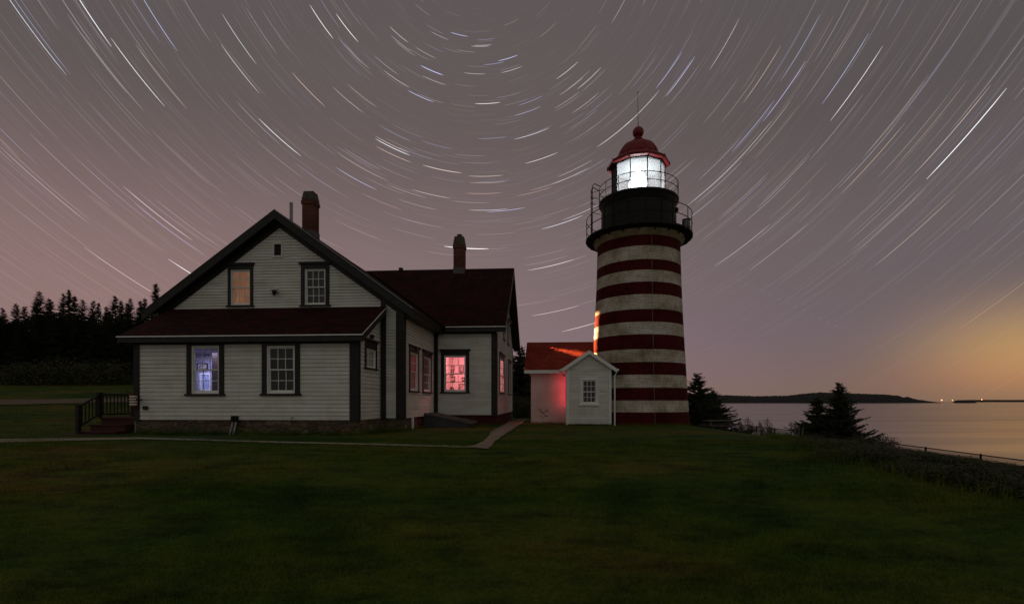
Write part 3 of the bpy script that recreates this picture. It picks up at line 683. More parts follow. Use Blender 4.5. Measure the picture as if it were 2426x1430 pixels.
# rooms behind the lit windows
def room(name, u0, u1, v0, v1, z0, z1, m, open_side=None, col=None, P=0, lp=None, rad=.08):
    b = MB()
    fs = {'front': [(u0, v0, z0), (u1, v0, z0), (u1, v0, z1), (u0, v0, z1)], 'back': [(u0, v1, z0), (u1, v1, z0), (u1, v1, z1), (u0, v1, z1)],
          'left': [(u0, v0, z0), (u0, v1, z0), (u0, v1, z1), (u0, v0, z1)], 'right': [(u1, v0, z0), (u1, v1, z0), (u1, v1, z1), (u1, v0, z1)],
          'top': [(u0, v0, z1), (u1, v0, z1), (u1, v1, z1), (u0, v1, z1)], 'bottom': [(u0, v0, z0), (u1, v0, z0), (u1, v1, z0), (u0, v1, z0)]}
    for k, p in fs.items():
        if k not in (open_side or ()): b.add(p, [(0, 1, 2, 3)])
    o = b.build(name, m, house, recalc=False)
    if P:
        l_ = bpy.data.lights.new('room_lamp', 'AREA'); l_.energy = P; l_.color = col; l_.size = 1.6; q = bpy.data.objects.new('room_lamp', l_); C.objects.link(q); q.parent = house; q.location = (lp[0], lp[1], z1 - .05)
    return o
def hang(name, u, v, w, h, z, face, label, cat, t=.03, group=None, fw=.03):
    """a framed picture on a back wall; face 'v' looks towards the camera"""
    p = H.w(u, v, z); r = empty(name, p, -H.th, label=label, cat=cat, group=group)
    b = MB(); b.box(-w / 2, -w / 2 + fw, -t, 0, -h / 2, h / 2); b.box(w / 2 - fw, w / 2, -t, 0, -h / 2, h / 2); b.box(-w / 2 + fw, w / 2 - fw, -t, 0, h / 2 - fw, h / 2); b.box(-w / 2 + fw, w / 2 - fw, -t, 0, -h / 2, -h / 2 + fw)
    b.build('frame', M['frame_dark'], r); MB().box(-w / 2 + fw, w / 2 - fw, -t * .6, 0, -h / 2 + fw, h / 2 - fw).build('picture_sheet', M['pic'], r); return r
def pic_mat():
    m = mat('faded_print', (.5, .45, .4), .8); t = m.node_tree; n = tex(t, 'ShaderNodeTexNoise', Scale=14.0, Detail=3.0)
    t.links.new(ramp(t, n.outputs[0], [(.42, (.20, .16, .14)), (.55, (.60, .55, .50))]), t.nodes['Principled BSDF'].inputs['Base Color']); return m
M['pic'] = pic_mat()
# ell parlour, pink light
iv = .13
room('room', mR_ + .05, eR - .12, EV + iv, EV + 3.4, .25, zE - .55, M['wall_in'], ('right', 'front'), (1.0, .27, .31), 190, ((mR_ + eR) / 2 - .2, EV + 1.3, 2.2 + .25), .32)
b = MB(); b.add([(mR_ + .05, EV + iv, .25), (w5[0], EV + iv, .25), (w5[0], EV + iv, zE - .55), (mR_ + .05, EV + iv, zE - .55)], [(0, 1, 2, 3)])
b.add([(w5[1], EV + iv, .25), (eR - .12, EV + iv, .25), (eR - .12, EV + iv, zE - .55), (w5[1], EV + iv, zE - .55)], [(0, 1, 2, 3)])
b.add([(w5[0], EV + iv, .25), (w5[1], EV + iv, .25), (w5[1], EV + iv, w5[2]), (w5[0], EV + iv, w5[2])], [(0, 1, 2, 3)])
b.add([(w5[0], EV + iv, w5[3]), (w5[1], EV + iv, w5[3]), (w5[1], EV + iv, zE - .55), (w5[0], EV + iv, zE - .55)], [(0, 1, 2, 3)])
h = hs[0]; ue = eR - .12
for (a0, a1, c0, c1) in ((EV + iv, h[0], .25, zE - .55), (h[1], EV + 3.4, .25, zE - .55), (h[0], h[1], .25, h[2]), (h[0], h[1], h[3], zE - .55)):
    if a1 > a0: b.add([(ue, a0, c0), (ue, a1, c0), (ue, a1, c1), (ue, a0, c1)], [(0, 1, 2, 3)])
b.build('room', M['wall_in'], house, recalc=False)
bw = EV + 3.38
def pu(px): return H.u(px, bw)
def pz(py, px=1080): return H.z(py, pu(px), bw)
def pic(px0, px1, py0, py1, label): hang('picture_frame', (pu(px0) + pu(px1)) / 2, bw, pu(px1) - pu(px0), pz(py0) - pz(py1), (pz(py0) + pz(py1)) / 2, 'v', label, 'picture', fw=.035, group='pictures on the pink room wall')
pic(1064, 1077, 865, 877, 'upper dark framed picture seen through the left of the pink lit window')
pic(1065, 1075, 879, 887, 'small picture midway up the wall in the pink lit window')
pic(1062, 1078, 891, 904, 'wide dark framed picture above the lamp in the pink lit window')
pic(1089, 1099, 864, 882, 'tall picture at upper right in the pink lit window')
pic(1094, 1101, 893, 902, 'small picture at right above the mirror in the pink lit window')
pic(1088, 1104, 909, 926, 'dark framed mirror at the lower right of the pink lit window')
lv_ = EV + 1.0; lu = H.u(1070.5, lv_); p = H.w(lu, lv_, .27)
r = empty('table_lamp', p, 0, label='dark shaded table lamp at the foot of the pink lit window', cat='lamp'); zl_ = H.z(915, lu, lv_) - .27
MB().lathe([(.15, zl_ - .17), (.05, zl_)], 20, caps=False).build('lamp_shade', M['frame_dark'], r); MB().lathe([(.09, zl_ - .50), (.09, zl_ - .47), (.018, zl_ - .44), (.018, zl_ - .05)], 12).build('lamp_stem', M['frame_dark'], r)
r = empty('side_table', p, 0, label='small table carrying the lamp in the pink room', cat='table')
MB().box(-.35, .35, -.22, .22, zl_ - .55, zl_ - .505).build('table_top', M['frame_dark'], r)
for sx in (-1, 1):
    for sy in (-1, 1): MB().box(sx * .3 - .02, sx * .3 + .02, sy * .18 - .02, sy * .18 + .02, 0, zl_ - .55).build('leg', M['frame_dark'], r)
# side room, red light (behind the two side windows)
rx0, rx1 = mR_ - 3.0, mR_ - .13
b = MB(); zc = zEave - .3
for p in ([(rx0, BV + .3, .25), (rx0, EV, .25), (rx0, EV, zc), (rx0, BV + .3, zc)], [(rx0, BV + .3, .25), (rx1, BV + .3, .25), (rx1, BV + .3, zc), (rx0, BV + .3, zc)],
          [(rx0, EV, .25), (rx1, EV, .25), (rx1, EV, zc), (rx0, EV, zc)], [(rx0, BV + .3, zc), (rx1, BV + .3, zc), (rx1, EV, zc), (rx0, EV, zc)], [(rx0, BV + .3, .25), (rx1, BV + .3, .25), (rx1, EV, .25), (rx0, EV, .25)]):
    b.add(p, [(0, 1, 2, 3)])
for (a0, a1, c0, c1) in ((BV + .3, s1[0], .25, zc), (s1[1], s2[0], .25, zc), (s2[1], EV, .25, zc), (s1[0], s1[1], .25, s1z[0]), (s1[0], s1[1], s1z[1], zc), (s2[0], s2[1], .25, s2z[0]), (s2[0], s2[1], s2z[1], zc)):
    if a1 > a0: b.add([(rx1, a0, c0), (rx1, a1, c0), (rx1, a1, c1), (rx1, a0, c1)], [(0, 1, 2, 3)])
b.build('room', M['wall_in'], house, recalc=False)
l_ = bpy.data.lights.new('room_lamp', 'POINT'); l_.energy = 4.0; l_.color = (1, .08, .14); l_.shadow_soft_size = .1; q = bpy.data.objects.new('room_lamp', l_); C.objects.link(q); q.parent = house; q.location = (mR_ - .9, BV + .75, 2.5)
# front room, pale blue light
u0, u1 = uL + .12, w1[1] + .12
b = MB(); zc = zT - .12; fv = .13; dv_ = .62
for p in ([(u0, dv_ + 1.6, .4), (u1, dv_ + 1.6, .4), (u1, dv_ + 1.6, zc), (u0, dv_ + 1.6, zc)], [(u0, fv, .4), (u0, dv_ + 1.6, .4), (u0, dv_ + 1.6, zc), (u0, fv, zc)], [(u1 + .6, fv, .4), (u1, dv_ + 1.6, .4), (u1, dv_ + 1.6, zc), (u1 + .6, fv, zc)],
          [(u0, fv, zc), (u1 + .6, fv, zc), (u1, dv_ + 1.6, zc), (u0, dv_ + 1.6, zc)], [(u0, fv, .4), (u1 + .6, fv, .4), (u1, dv_ + 1.6, .4), (u0, dv_ + 1.6, .4)],
          [(u0, fv, .4), (w1[0], fv, .4), (w1[0], fv, zc), (u0, fv, zc)], [(w1[1], fv, .4), (u1 + .6, fv, .4), (u1 + .6, fv, zc), (w1[1], fv, zc)], [(w1[0], fv, .4), (w1[1], fv, .4), (w1[1], fv, w1[2]), (w1[0], fv, w1[2])]):
    b.add(p, [(0, 1, 2, 3)])
M['lav'] = noisy('lavender_plaster', (.36, .34, .42), (.42, .40, .48), 2, .9)
b.build('room', M['lav'], house, recalc=False)
l_ = bpy.data.lights.new('room_lamp', 'AREA'); l_.energy = 66; l_.color = (.52, .54, 1.0); l_.size = 1.0; q = bpy.data.objects.new('room_lamp', l_); C.objects.link(q); q.parent = house; q.location = (w1[0] + .1, 1.25, zc - .06)
bk = dv_ + 1.58
def bu_(px): return H.u(px, bk)
def bz_(py): return H.z(py, bu_(485), bk)
hang('picture_frame', (bu_(468) + bu_(493)) / 2, bk, bu_(493) - bu_(468), bz_(860) - bz_(876), (bz_(860) + bz_(876)) / 2, 'v', 'framed picture on the pale wall in the blue lit window', 'picture')
# dark door leaf standing open at the right of the blue lit window
dl = H.w(H.u(502, 1.2), 1.2, .42); r = empty('open_door', dl, -H.th, label='dark door standing open at the right inside the blue lit window', cat='door')
MB().box(0, .75, 0, .04, 0, 2.6).build('door_leaf', M['frame_dark'], r); MB().lathe([(.02, .95), (.03, .98), (.02, 1.01)], 10, c=(.06, -.03)).build('handle', M['galv'], r)
# white easel board leaning and a red coat form
ev = 1.7; eu = H.u(487, ev); p = H.w(eu, ev, .42); r = empty('easel_board', p, -H.th, label='white framed board on an easel in the blue lit window', cat='board')
w_, h_ = H.u(501, ev) - H.u(474, ev), H.z(883, eu, ev) - H.z(925, eu, ev); zb_ = H.z(925, eu, ev) - .42
b = MB(); f_ = .07
for a in ((-w_ / 2, -w_ / 2 + f_, 0, h_), (w_ / 2 - f_, w_ / 2, 0, h_), (-w_ / 2 + f_, w_ / 2 - f_, h_ - f_, h_), (-w_ / 2 + f_, w_ / 2 - f_, 0, f_)): b.box(a[0], a[1], -.02, .02, zb_ + a[2], zb_ + a[3])
b.build('frame', M['white'], r); MB().box(-w_ / 2 + f_, w_ / 2 - f_, -.005, .015, zb_ + f_, zb_ + h_ - f_).build('panel', mat('pale_blue_panel', (.42, .44, .62), .7), r)
for s in (-1, 1): MB().bar((s * w_ * .35, .03, zb_ + .1), (s * w_ * .5, .08, 0), .04).build('leg', M['white'], r)
ev = 1.2; eu = H.u(470, ev); p = H.w(eu, ev, .42); r = empty('wooden_chair', p, -H.th + .5, label='reddish brown wooden chair at the lower left of the blue lit window', cat='chair')
mr_ = mat('red_brown_wood', (.16, .035, .02), .5); MB().box(-.2, .2, -.2, .2, .42, .46).build('seat', mr_, r); b = MB(); b.box(-.2, -.16, .16, .2, .46, 1.18); b.box(.16, .2, .16, .2, .46, 1.1)
b.prism([(-.16, .17, .6), (.16, .17, .6), (.16, .17, 1.05), (0, .17, 1.15), (-.16, .17, 1.12)], (0, .02, 0)); b.build('backrest', mr_, r)
for sx in (-1, 1):
    for sy in (-1, 1): MB().box(sx * .18 - .02, sx * .18 + .02, sy * .18 - .02, sy * .18 + .02, 0, .42).build('leg', mr_, r)

# porch steps and railing at the left end
PF = Frame((235 - X0) / F * 18.3, 18.3, 4.0, .40)
pr = MB(); dz = 1.02 - .40
pr.box(0, 1.9, 0, 1.9, dz - .06, dz); pr.box(.04, 1.86, .04, 1.86, 0, dz - .06)
st_ = empty('porch', (PF.X, PF.Y, PF.zb), -PF.th, label='small dark wooden porch with three steps at the left end of the house', cat='porch')
pr.build('deck', M['wood_red'], st_)
for k, zt_ in enumerate((.776 - .4, .56 - .4)):
    b = MB(); y1 = -.38 * k; b.box(-.0, 1.38, y1 - .42, y1, zt_ - .045, zt_); b.box(.03, 1.35, y1 - .37, y1, -.1, zt_ - .045); b.build('step', M['wood_red'], st_)
MB().box(-.25, .8, -1.2, -.80, -.1, .07).build('step', M['wood_red'], st_)
zr_ = 1.885 - .4
for (x, y, z0, z1) in ((0, -.80, -.1, 1.45 - .4), (0, 0, dz, zr_), (0, 1.85, dz, zr_)):
    b = MB(); b.box(x - .06, x + .06, y - .06, y + .06, z0, z1); b.box(x - .08, x + .08, y - .08, y + .08, z1, z1 + .03); b.build('post', M['trim'], st_)
b = MB(); b.bar((0, 0, zr_ - .04), (0, 1.85, zr_ - .04), .07, .05); b.bar((0, 0, dz + .1), (0, 1.85, dz + .1), .05, .05)
b.bar((0, -.80, 1.45 - .44), (0, 0, zr_ - .06), .07, .05); b.bar((0, -.80, .30), (0, 0, dz + .12), .05, .05)
for i in range(1, 12): y = 1.85 * i / 12; b.box(-.015, .015, y - .015, y + .015, dz + .1, zr_ - .06)
for i in range(1, 6): f = i / 6; y = -.80 + .80 * f; b.box(-.015, .015, y - .015, y + .015, .30 + (dz + .12 - .30) * f, 1.01 + (zr_ - .06 - 1.01) * f)
b.build('railing', M['trim'], st_)
p = PF.w(.55, 1.15, dz); r = empty('slatted_chair', p, 2.2, label='dark red slatted wooden chair on the porch behind the railing', cat='chair')
MB().box(-.27, .27, -.25, .25, .38, .42).build('seat', M['wood_red'], r); b = MB()
for i in range(5): b.prism([(-.26 + .105 * i, .22, .42), (-.26 + .105 * i, .38, 1.02), (-.26 + .105 * i, .40, 1.02), (-.26 + .105 * i, .24, .42)], (.09, 0, 0))
b.build('backrest', M['wood_red'], r)
for sx in (-1, 1):
    MB().box(sx * .26 - .03, sx * .26 + .03, -.26, -.2, 0, .62).build('leg', M['wood_red'], r); MB().box(sx * .26 - .03, sx * .26 + .03, .2, .26, 0, .62).build('leg', M['wood_red'], r)
    MB().box(sx * .27 - .05, sx * .27 + .05, -.28, .28, .62, .65).build('armrest', M['wood_red'], r)
p = PF.w(.25, 2.3, .0); r = empty('flower_tub', p, 0, label='tub of flowering plants behind the porch railing', cat='planter')
MB().lathe([(.22, 0), (.27, .5), (.28, 1.25)], 16).build('tub', M['wood_red'], r); b = MB()
for i in range(260):
    a = rnd.uniform(0, 6.28); d = rnd.uniform(0, .30); z = 1.25 + rnd.uniform(0, .28); s = .05; q = Vector((d * cos(a), d * sin(a), z)); e = Vector((rnd.uniform(-1, 1), rnd.uniform(-1, 1), rnd.uniform(-1, 1))) * s; g = Vector((rnd.uniform(-1, 1), rnd.uniform(-1, 1), rnd.uniform(-1, 1))) * s
    b.add([q, q + e, q + g], [(0, 1, 2)])
b.build('foliage', M['leaf2'], r, recalc=False)
# striped box on the corner
c0 = H.w(H.u(308, -.15), -.15, 0); hw = .12; zt0, zb0 = H.z(934, uL, -.15) + H.zb, H.z(962, uL, -.15) + H.zb
b = MB(); n = 9; hh = (zt0 - zb0) / n
for i in range(n):
    b.lathe([(.115, zb0 + i * hh), (.115, zb0 + (i + 1) * hh)], 20, mi=i % 2 if i else 0, c=(c0[0] + .12, c0[1]), caps=True)
bx = b.build('mailbox', [mat('red_gloss_paint', (.20, .015, .015), .4), M['white']], None); tag(bx, 'small red and white striped mailbox hanging at the left corner of the house', 'mailbox')
bx['label'] = 'small round red and white striped mailbox at the left corner of the house'
b = MB(); b.box(c0[0] + .20, c0[0] + .42, c0[1] - .02, c0[1] + .02, zt0 - .2, zt0 - .15); b.build('bracket', M['metal'], bx)

# ------------------------------------------------------------------ the lighthouse
TY = 26.2; TX = .2301 * TY; Dh = math.hypot(TX, TY); TB = .20
def zn(py, r): Yn = TY * (1 - r / Dh); return EYE + (YH - py) * Yn / F - TB      # height from a pixel on the near face
tower = empty('lighthouse', (TX, TY, TB), 0, label='lighthouse with fifteen red and white candy stripes and a lit lantern', cat='lighthouse')
tower['label'] = 'round brick lighthouse in red and white stripes with its lantern lit'
prof = [(2.60, -.6), (2.565, .25), (2.50, .9), (2.42, 2.2), (2.31, 4.0), (2.22, 5.7), (2.15, 7.3), (2.095, 9.2), (2.09, zn(556, 2.09))]
def rad(z):
    for (r0, z0), (r1, z1) in zip(prof, prof[1:]):
        if z <= z1: return r0 + (r1 - r0) * (z - z0) / (z1 - z0)
    return prof[-1][0]
ysb = [978.7, 948.6, 919, 889.2, 857.5, 826.5, 793.2, 762.4, 731.6, 698.4, 669, 640.5, 614, 583]
zl0, zl1 = -1.0, 11.0; st = [(0.0, (.125, .011, .011))]; white = True
for y in ysb:
    z = zn(y, 2.3)
    for _ in range(3): z = zn(y, rad(z))
    st.append(((z - zl0) / (zl1 - zl0), (.88, .86, .82) if white else (.125, .011, .011))); white = not white
M['tower'] = coursed('striped_tower_brick', (1, 1, 1), (.88, .86, .82), (.50, .47, .40), .22, .074, .011, cyl=2.3, bstr=.8, stops=st, z_lo=zl0, z_hi=zl1, gsc=1.1)
MB().lathe(prof, 128).build('tower_wall', M['tower'], tower, smooth=True)
pc = []; ang = math.atan2(-TY, -TX) + .085 * 2.2
ca = math.atan2(-TY, -TX) + math.asin((1546 - 1513.5) / 108)
for z in np.linspace(.0, 9.6, 30): pc.append((cos(ca) * (rad(z) + .004), sin(ca) * (rad(z) + .004), z))
MB().tube(pc, .006, 6).build('lightning_cable', M['galv'], tower)
zc0 = zn(556, 2.09); zc1 = zc0 + .28
MB().lathe([(2.085, zc0 - .02), (2.14, zc0), (2.16, zc0 + .05), (2.20, zc0 + .10), (2.30, zc0 + .20), (2.32, zc1)], 96).build('cornice', M['cornice'], tower, smooth=True)
zg = zc1 + .02; gr = 2.70
gal = MB().lathe([(1.6, zg), (2.3, zg), (2.66, zg + .03), (gr, zg + .06), (gr, zg + .14), (1.6, zg + .15)], 96, caps=False).build('gallery', M['metal'], tower)
for k in range(20):
    a = k * 2 * pi / 20 + .1; e = (cos(a), sin(a))
    p = Vector((e[0] * 2.33, e[1] * 2.33, zg - .12)); q = Vector((e[0] * 2.64, e[1] * 2.64, zg + .02)); MB().bar(p, q, .05, .06).build('bracket', M['metal'], gal)
# railing of the lower gallery
def ring(r, z, n=72, a0=0.0, a1=2 * pi):
    full = abs(a1 - a0 - 2 * pi) < 1e-6; k = n if full else n + 1
    return [(r * cos(a0 + (a1 - a0) * i / n), r * sin(a0 + (a1 - a0) * i / n), z) for i in range(k)]
zgt = zg + .14; b = MB(); rr = 2.66
for z in (zgt + 1.02, zgt + .52): b.tube(ring(rr, z), .019, 6, closed=True)
for k in range(12):
    a = k * 2 * pi / 12 + .33; b.tube([(rr * cos(a), rr * sin(a), zgt - .02), (rr * cos(a), rr * sin(a), zgt + 1.02)], .02, 6)
    b.lathe([(.0, zgt - .07), (.035, zgt - .04), (.0, zgt)], 8, c=(2.70 * cos(a), 2.70 * sin(a)), caps=False)
b.build('railing', M['metal'], gal)
# black watch room
zw1 = EYE + (YH - 443.5) * TY * (1 - 2.0 / Dh) / F - TB
MB().lathe([(1.86, zg + .14), (1.87, zg + .3), (1.86, zw1 - .42), (1.90, zw1 - .34), (1.98, zw1 - .14), (2.02, zw1 - .10), (2.03, zw1), (1.0, zw1 + .01)], 96).build('watch_room', M['metal'], tower, smooth=False)
b = MB()
for k in range(14):
    a = k * 2 * pi / 14 + .2; pass
    b.tube([(1.885 * cos(a), 1.885 * sin(a), zg + .16), (1.885 * cos(a), 1.885 * sin(a), zw1 - .42)], .018, 5)
    b.lathe([(.028, zg + .2), (.028, zg + .26)], 8, c=(1.88 * cos(a), 1.88 * sin(a)))
b.build('riveted_strap', M['metal'], tower)
# vent hood on the right of the watch room
va = math.atan2(-TY, -TX) + 1.42
MB().lathe([(.05, zw1 - .75), (.09, zw1 - .62), (.09, zw1 - .55), (.05, zw1 - .50)], 12, c=(1.92 * cos(va), 1.92 * sin(va))).build('vent', M['metal'], tower)
# railing of the upper gallery, ladder at the left
ru_ = 2.0; b = MB(); zu = zw1 + .76
for z in (zu, zw1 + .38): b.tube(ring(ru_, z), .017, 6, closed=True)
fa = math.atan2(-TY, -TX)
for d in (-150, -115, -82, -52, -28, 5, 39, 72, 92, 125, 155): a = fa + R(d); b.tube([(ru_ * cos(a), ru_ * sin(a), zw1 - .02), (ru_ * cos(a), ru_ * sin(a), zu)], .018, 6)
b.build('railing', M['metal'], tower)
la = fa - R(78); b = MB()                                # ladder with guard hoops standing off the watch room
def pol(r, a, z): return (r * cos(a), r * sin(a), z)
for da in (-.13, .13):
    b.tube([pol(2.42, la + da * .8, zgt), pol(2.42, la + da * .8, zu + .05), pol(2.30, la + da * .8, zu + .16), pol(2.0, la + da, zu)], .022, 6)
for k in range(9): z = zgt + .2 + k * .28; b.tube([pol(2.42, la - .104, z), pol(2.42, la + .104, z)], .013, 5)
for z in (zw1 - .35, zw1 + .12, zw1 + .45):
    b.tube([pol(1.95, la - .32, z), pol(2.2, la - .22, z), pol(2.42, la - .104, z)], .015, 5); b.tube([pol(1.95, la + .32, z), pol(2.2, la + .22, z), pol(2.42, la + .104, z)], .015, 5)
b.build('ladder', M['metal'], tower)
# fog beacon on the gallery rail at the right
ba = fa + R(97); bx_, by_ = 2.42 * cos(ba), 2.42 * sin(ba)
bc = MB().lathe([(.17, zgt), (.17, zgt + .08), (.13, zgt + .1), (.13, zgt + .85), (.20, zgt + .88), (.20, zgt + .93), (.05, zgt + .98)], 20, c=(bx_, by_)).build('spare_lantern', M['metal'], tower)
MB().lathe([(.19, zgt + .14), (.21, zgt + .2), (.21, zgt + .42), (.19, zgt + .46), (.21, zgt + .5), (.21, zgt + .8), (.18, zgt + .87)], 24, c=(bx_, by_), caps=False).build('drum_lens', noisy('grey_drum_glass', (.10, .11, .11), (.16, .17, .17), 6, .25, spec=.6), bc, smooth=True)
# lantern room: ten sides
a10 = fa + R(19.5); rl = 1.34; zl_0 = zw1 + .01; zl_1 = EYE + (YH - 369) * (TY * (1 - rl / Dh)) / F - TB
V10 = [(rl * cos(a10 + k * pi / 5), rl * sin(a10 + k * pi / 5)) for k in range(10)]
lan = MB(); 
for x, y in V10: lan.tube([(x, y, zl_0), (x, y, zl_1)], .024, 8)
for z in (zl_0 + .03, zl_1 - .02): lan.tube([(x, y, z) for x, y in V10], .035, 6, closed=True)
lan = lan.build('lantern_room', M['metal'], tower)
for k in range(10):
    (x0_, y0_), (x1_, y1_) = V10[k], V10[(k + 1) % 10]
    mid = math.atan2((y0_ + y1_) / 2, (x0_ + x1_) / 2); rel = (math.degrees(mid - fa) + 180) % 360 - 180
    blank = -82 < rel < -60
    b = MB(); b.prism([(x0_ * .995, y0_ * .995, zl_0 + .05), (x1_ * .995, y1_ * .995, zl_0 + .05), (x1_ * .995, y1_ * .995, zl_1 - .03), (x0_ * .995, y0_ * .995, zl_1 - .03)], (0, 0, 0)) if False else b.add([(x0_ * .99, y0_ * .99, zl_0 + .05), (x1_ * .99, y1_ * .99, zl_0 + .05), (x1_ * .99, y1_ * .99, zl_1 - .03), (x0_ * .99, y0_ * .99, zl_1 - .03)], [(0, 1, 2, 3)])
    o = b.build('blank_panel' if blank else 'glass_pane', M['metal'] if blank else M['lglass'], lan, recalc=False)
def lens_mat():
    m = bpy.data.materials.new('lit_fresnel_lens'); m.use_nodes = True; t = m.node_tree; t.nodes.clear()
    w = tex(t, 'ShaderNodeTexWave', scale=(0, 0, 1), Scale=7.0, Distortion=0.0); w.wave_type = 'BANDS'; w.bands_direction = 'Z'
    c = ramp(t, w.outputs[0], [(0, (.45, .5, .55)), (.6, (1, 1, 1))])
    e = N(t, 'ShaderNodeEmission'); t.links.new(c, e.inputs[0]); e.inputs[1].default_value = 2.0
    tr = N(t, 'ShaderNodeBsdfTransparent'); tr.inputs[0].default_value = (.86, .88, .88, 1); ad = N(t, 'ShaderNodeAddShader')
    t.links.new(e.outputs[0], ad.inputs[0]); t.links.new(tr.outputs[0], ad.inputs[1])
    o = N(t, 'ShaderNodeOutputMaterial'); t.links.new(ad.outputs[0], o.inputs[0]); m.cycles.emission_sampling = 'NONE'; return m
zlm = zl_0 + .95
MB().lathe([(.30, zlm - .62), (.42, zlm - .35), (.47, zlm), (.42, zlm + .30), (.28, zlm + .55), (.14, zlm + .70)], 32).build('lens', lens_mat(), lan, smooth=True)
MB().lathe([(.22, zl_0), (.22, zl_0 + .2), (.30, zlm - .62)], 20).build('pedestal', M['metal'], lan)
MB().lathe([(.02, zl_1 - .06), (rl - .08, zl_1 - .07)], 10, a0=a10, caps=False).build('ceiling', mat('grey_lantern_ceiling', (.10, .10, .10), .8), lan)
b = MB()
for k in range(8):
    a = k * pi / 4; b.tube([(.5 * cos(a), .5 * sin(a), zl_0), (.5 * cos(a), .5 * sin(a), zlm), (.14 * cos(a), .14 * sin(a), zlm + .72)], .012, 5)
b.build('lens_frame', M['galv'], lan)
ld = bpy.data.lights.new('lantern_light', 'POINT'); ld.energy = 190; ld.color = (.93, .97, 1.0); ld.shadow_soft_size = .16
lo = bpy.data.objects.new('lantern_light', ld); C.objects.link(lo); lo.parent = tower; lo.location = (0, 0, zlm - .15)
ld.energy = 400
# roof: ten sided eave, dome, ball, rod
re = 1.56; ze = zl_1 - .02
ec = [(re * cos(a10 + k * pi / 5), re * sin(a10 + k * pi / 5)) for k in range(10)]
b = MB(); b.lathe([(rl - .05, ze - .02), (re, ze + .05), (re + .02, ze + .16), (1.12, ze + .50), (1.02, ze + .52)], 10, a0=a10, caps=False)
eave = b.build('dome_eave', M['lred'], tower)
for x, y in ec: MB().lathe([(.004, ze - .03), (.045, ze + .02), (.05, ze + .12), (.03, ze + .2)], 10, c=(x, y)).build('eave_finial', M['lred'], eave)
zd0 = ze + .48; zd1 = EYE + (YH - 335) * TY / F - TB
pf = [(1.06 * cos(t) + .0, zd0 + (zd1 - zd0) * sin(t)) for t in np.linspace(0, 1.36, 14)]
pf = [(max(r, .22), z) for r, z in pf]
zb_ = EYE + (YH - 314) * TY / F - TB
b = MB().lathe(pf + [(.21, zd1 + .02), (.19, zd1 + .05), (.25, zd1 + .07), (.25, zd1 + .10), (.17, zd1 + .13), (.17, zb_ - .24)], 40); dm = b.build('dome', M['lred'], tower, smooth=True)
b = MB()
for k in range(10):
    a = a10 + k * pi / 5; b.tube([(r * 1.008 * cos(a), r * 1.008 * sin(a), z) for r, z in pf], .016, 5)
b.build('dome_rib', M['lred'], dm)
MB().lathe([(.285 * cos(t) + .002, zb_ + .285 * sin(t)) for t in np.linspace(-1.5, 1.5, 16)], 28).build('ball', M['lred'], dm, smooth=True)
zt_ = EYE + (YH - 217) * TY / F - TB
b = MB().tube([(0, 0, zb_ + .27), (-.01, 0, zb_ + .9), (-.03, 0, zt_)], .018, 6, r2=.007)
b.tube([(-.03, 0, zt_ - .12), (-.07, 0, zt_ + .02)], .005, 4).tube([(-.03, 0, zt_ - .12), (.01, 0, zt_ + .02)], .005, 4); b.build('lightning_rod', M['metal'], dm)

# ------------------------------------------------------------------ the brick passage and the white porch before the tower
S = Frame((1258 - X0) / F * 25.5, 25.5, 4.0, .40)
shed = S.root('brick_passage', label='whitewashed brick passage with red shingle roof joining the lighthouse', cat='outbuilding')
zse = S.z(876, 1, -.3); zsr = S.z(810, 1.5, 2.0); se = 3.6; sd = 4.0
b = MB(); zw = S.z(880, 1, 0)
b.add([(0, 0, -.3), (se, 0, -.3), (se, 0, zw), (0, 0, zw)], [(0, 1, 2, 3)]); b.add([(0, 0, -.3), (0, 0, zw), (0, sd / 2, zsr - .1), (0, sd, zw), (0, sd, -.3)], [(0, 1, 2, 3, 4)]); b.add([(0, sd, -.3), (se, sd, -.3), (se, sd, zw), (0, sd, zw)], [(0, 1, 2, 3)])
M['chip'] = mat('bare_red_brick_patch', (.10, .035, .025), .9)
b.build('brick_wall', M['brick_white'], shed, recalc=False)
b = MB()
for i in range(13):
    a = S.u(1278 + rnd.uniform(-2, 18), 0); z = S.z(985 + rnd.uniform(-14, 8), 0, 0); w_ = rnd.uniform(.03, .11); b.box(a, a + w_, -.006, -.001, z, z + .045)
b.build('bare_brick_patch', M['chip'], shed)
b = MB(); o_ = -.3; lft = S.u(1242, o_)
for s in (0, 1):
    v0 = -.3 if s == 0 else sd + .3
    slab(b, [(lft, v0, zse), (se, v0, zse), (se, sd / 2, zsr), (lft, sd / 2, zsr)], .07)
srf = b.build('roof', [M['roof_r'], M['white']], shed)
MB().box(lft, se, -.33, -.29, zse - .17, zse - .075).build('eave_board', M['white'], srf)
# red lamp under the eave, close to the porch
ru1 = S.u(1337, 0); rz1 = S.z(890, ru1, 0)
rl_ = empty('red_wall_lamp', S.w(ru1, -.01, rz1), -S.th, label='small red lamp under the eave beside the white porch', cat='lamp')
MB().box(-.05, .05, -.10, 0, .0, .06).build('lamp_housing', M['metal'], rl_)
MB().lathe([(.012, -1.55), (.016, -1.52), (.016, .0)], 10, c=(.035, -.06)).build('tube', emis('red_streak_glow', (1, .02, .06), .75), rl_)  # glowing tube added to draw the bright red streak on the wall
l_ = bpy.data.lights.new('red_lamp_light', 'AREA'); l_.shape = 'RECTANGLE'; l_.size = .05; l_.size_y = 1.5; l_.energy = 3.6; l_.color = (1, .07, .11)
q = bpy.data.objects.new('red_lamp_light', l_); C.objects.link(q); q.parent = rl_; q.location = (-.03, -.48, -.75); q.rotation_euler = (R(90), 0, 0)

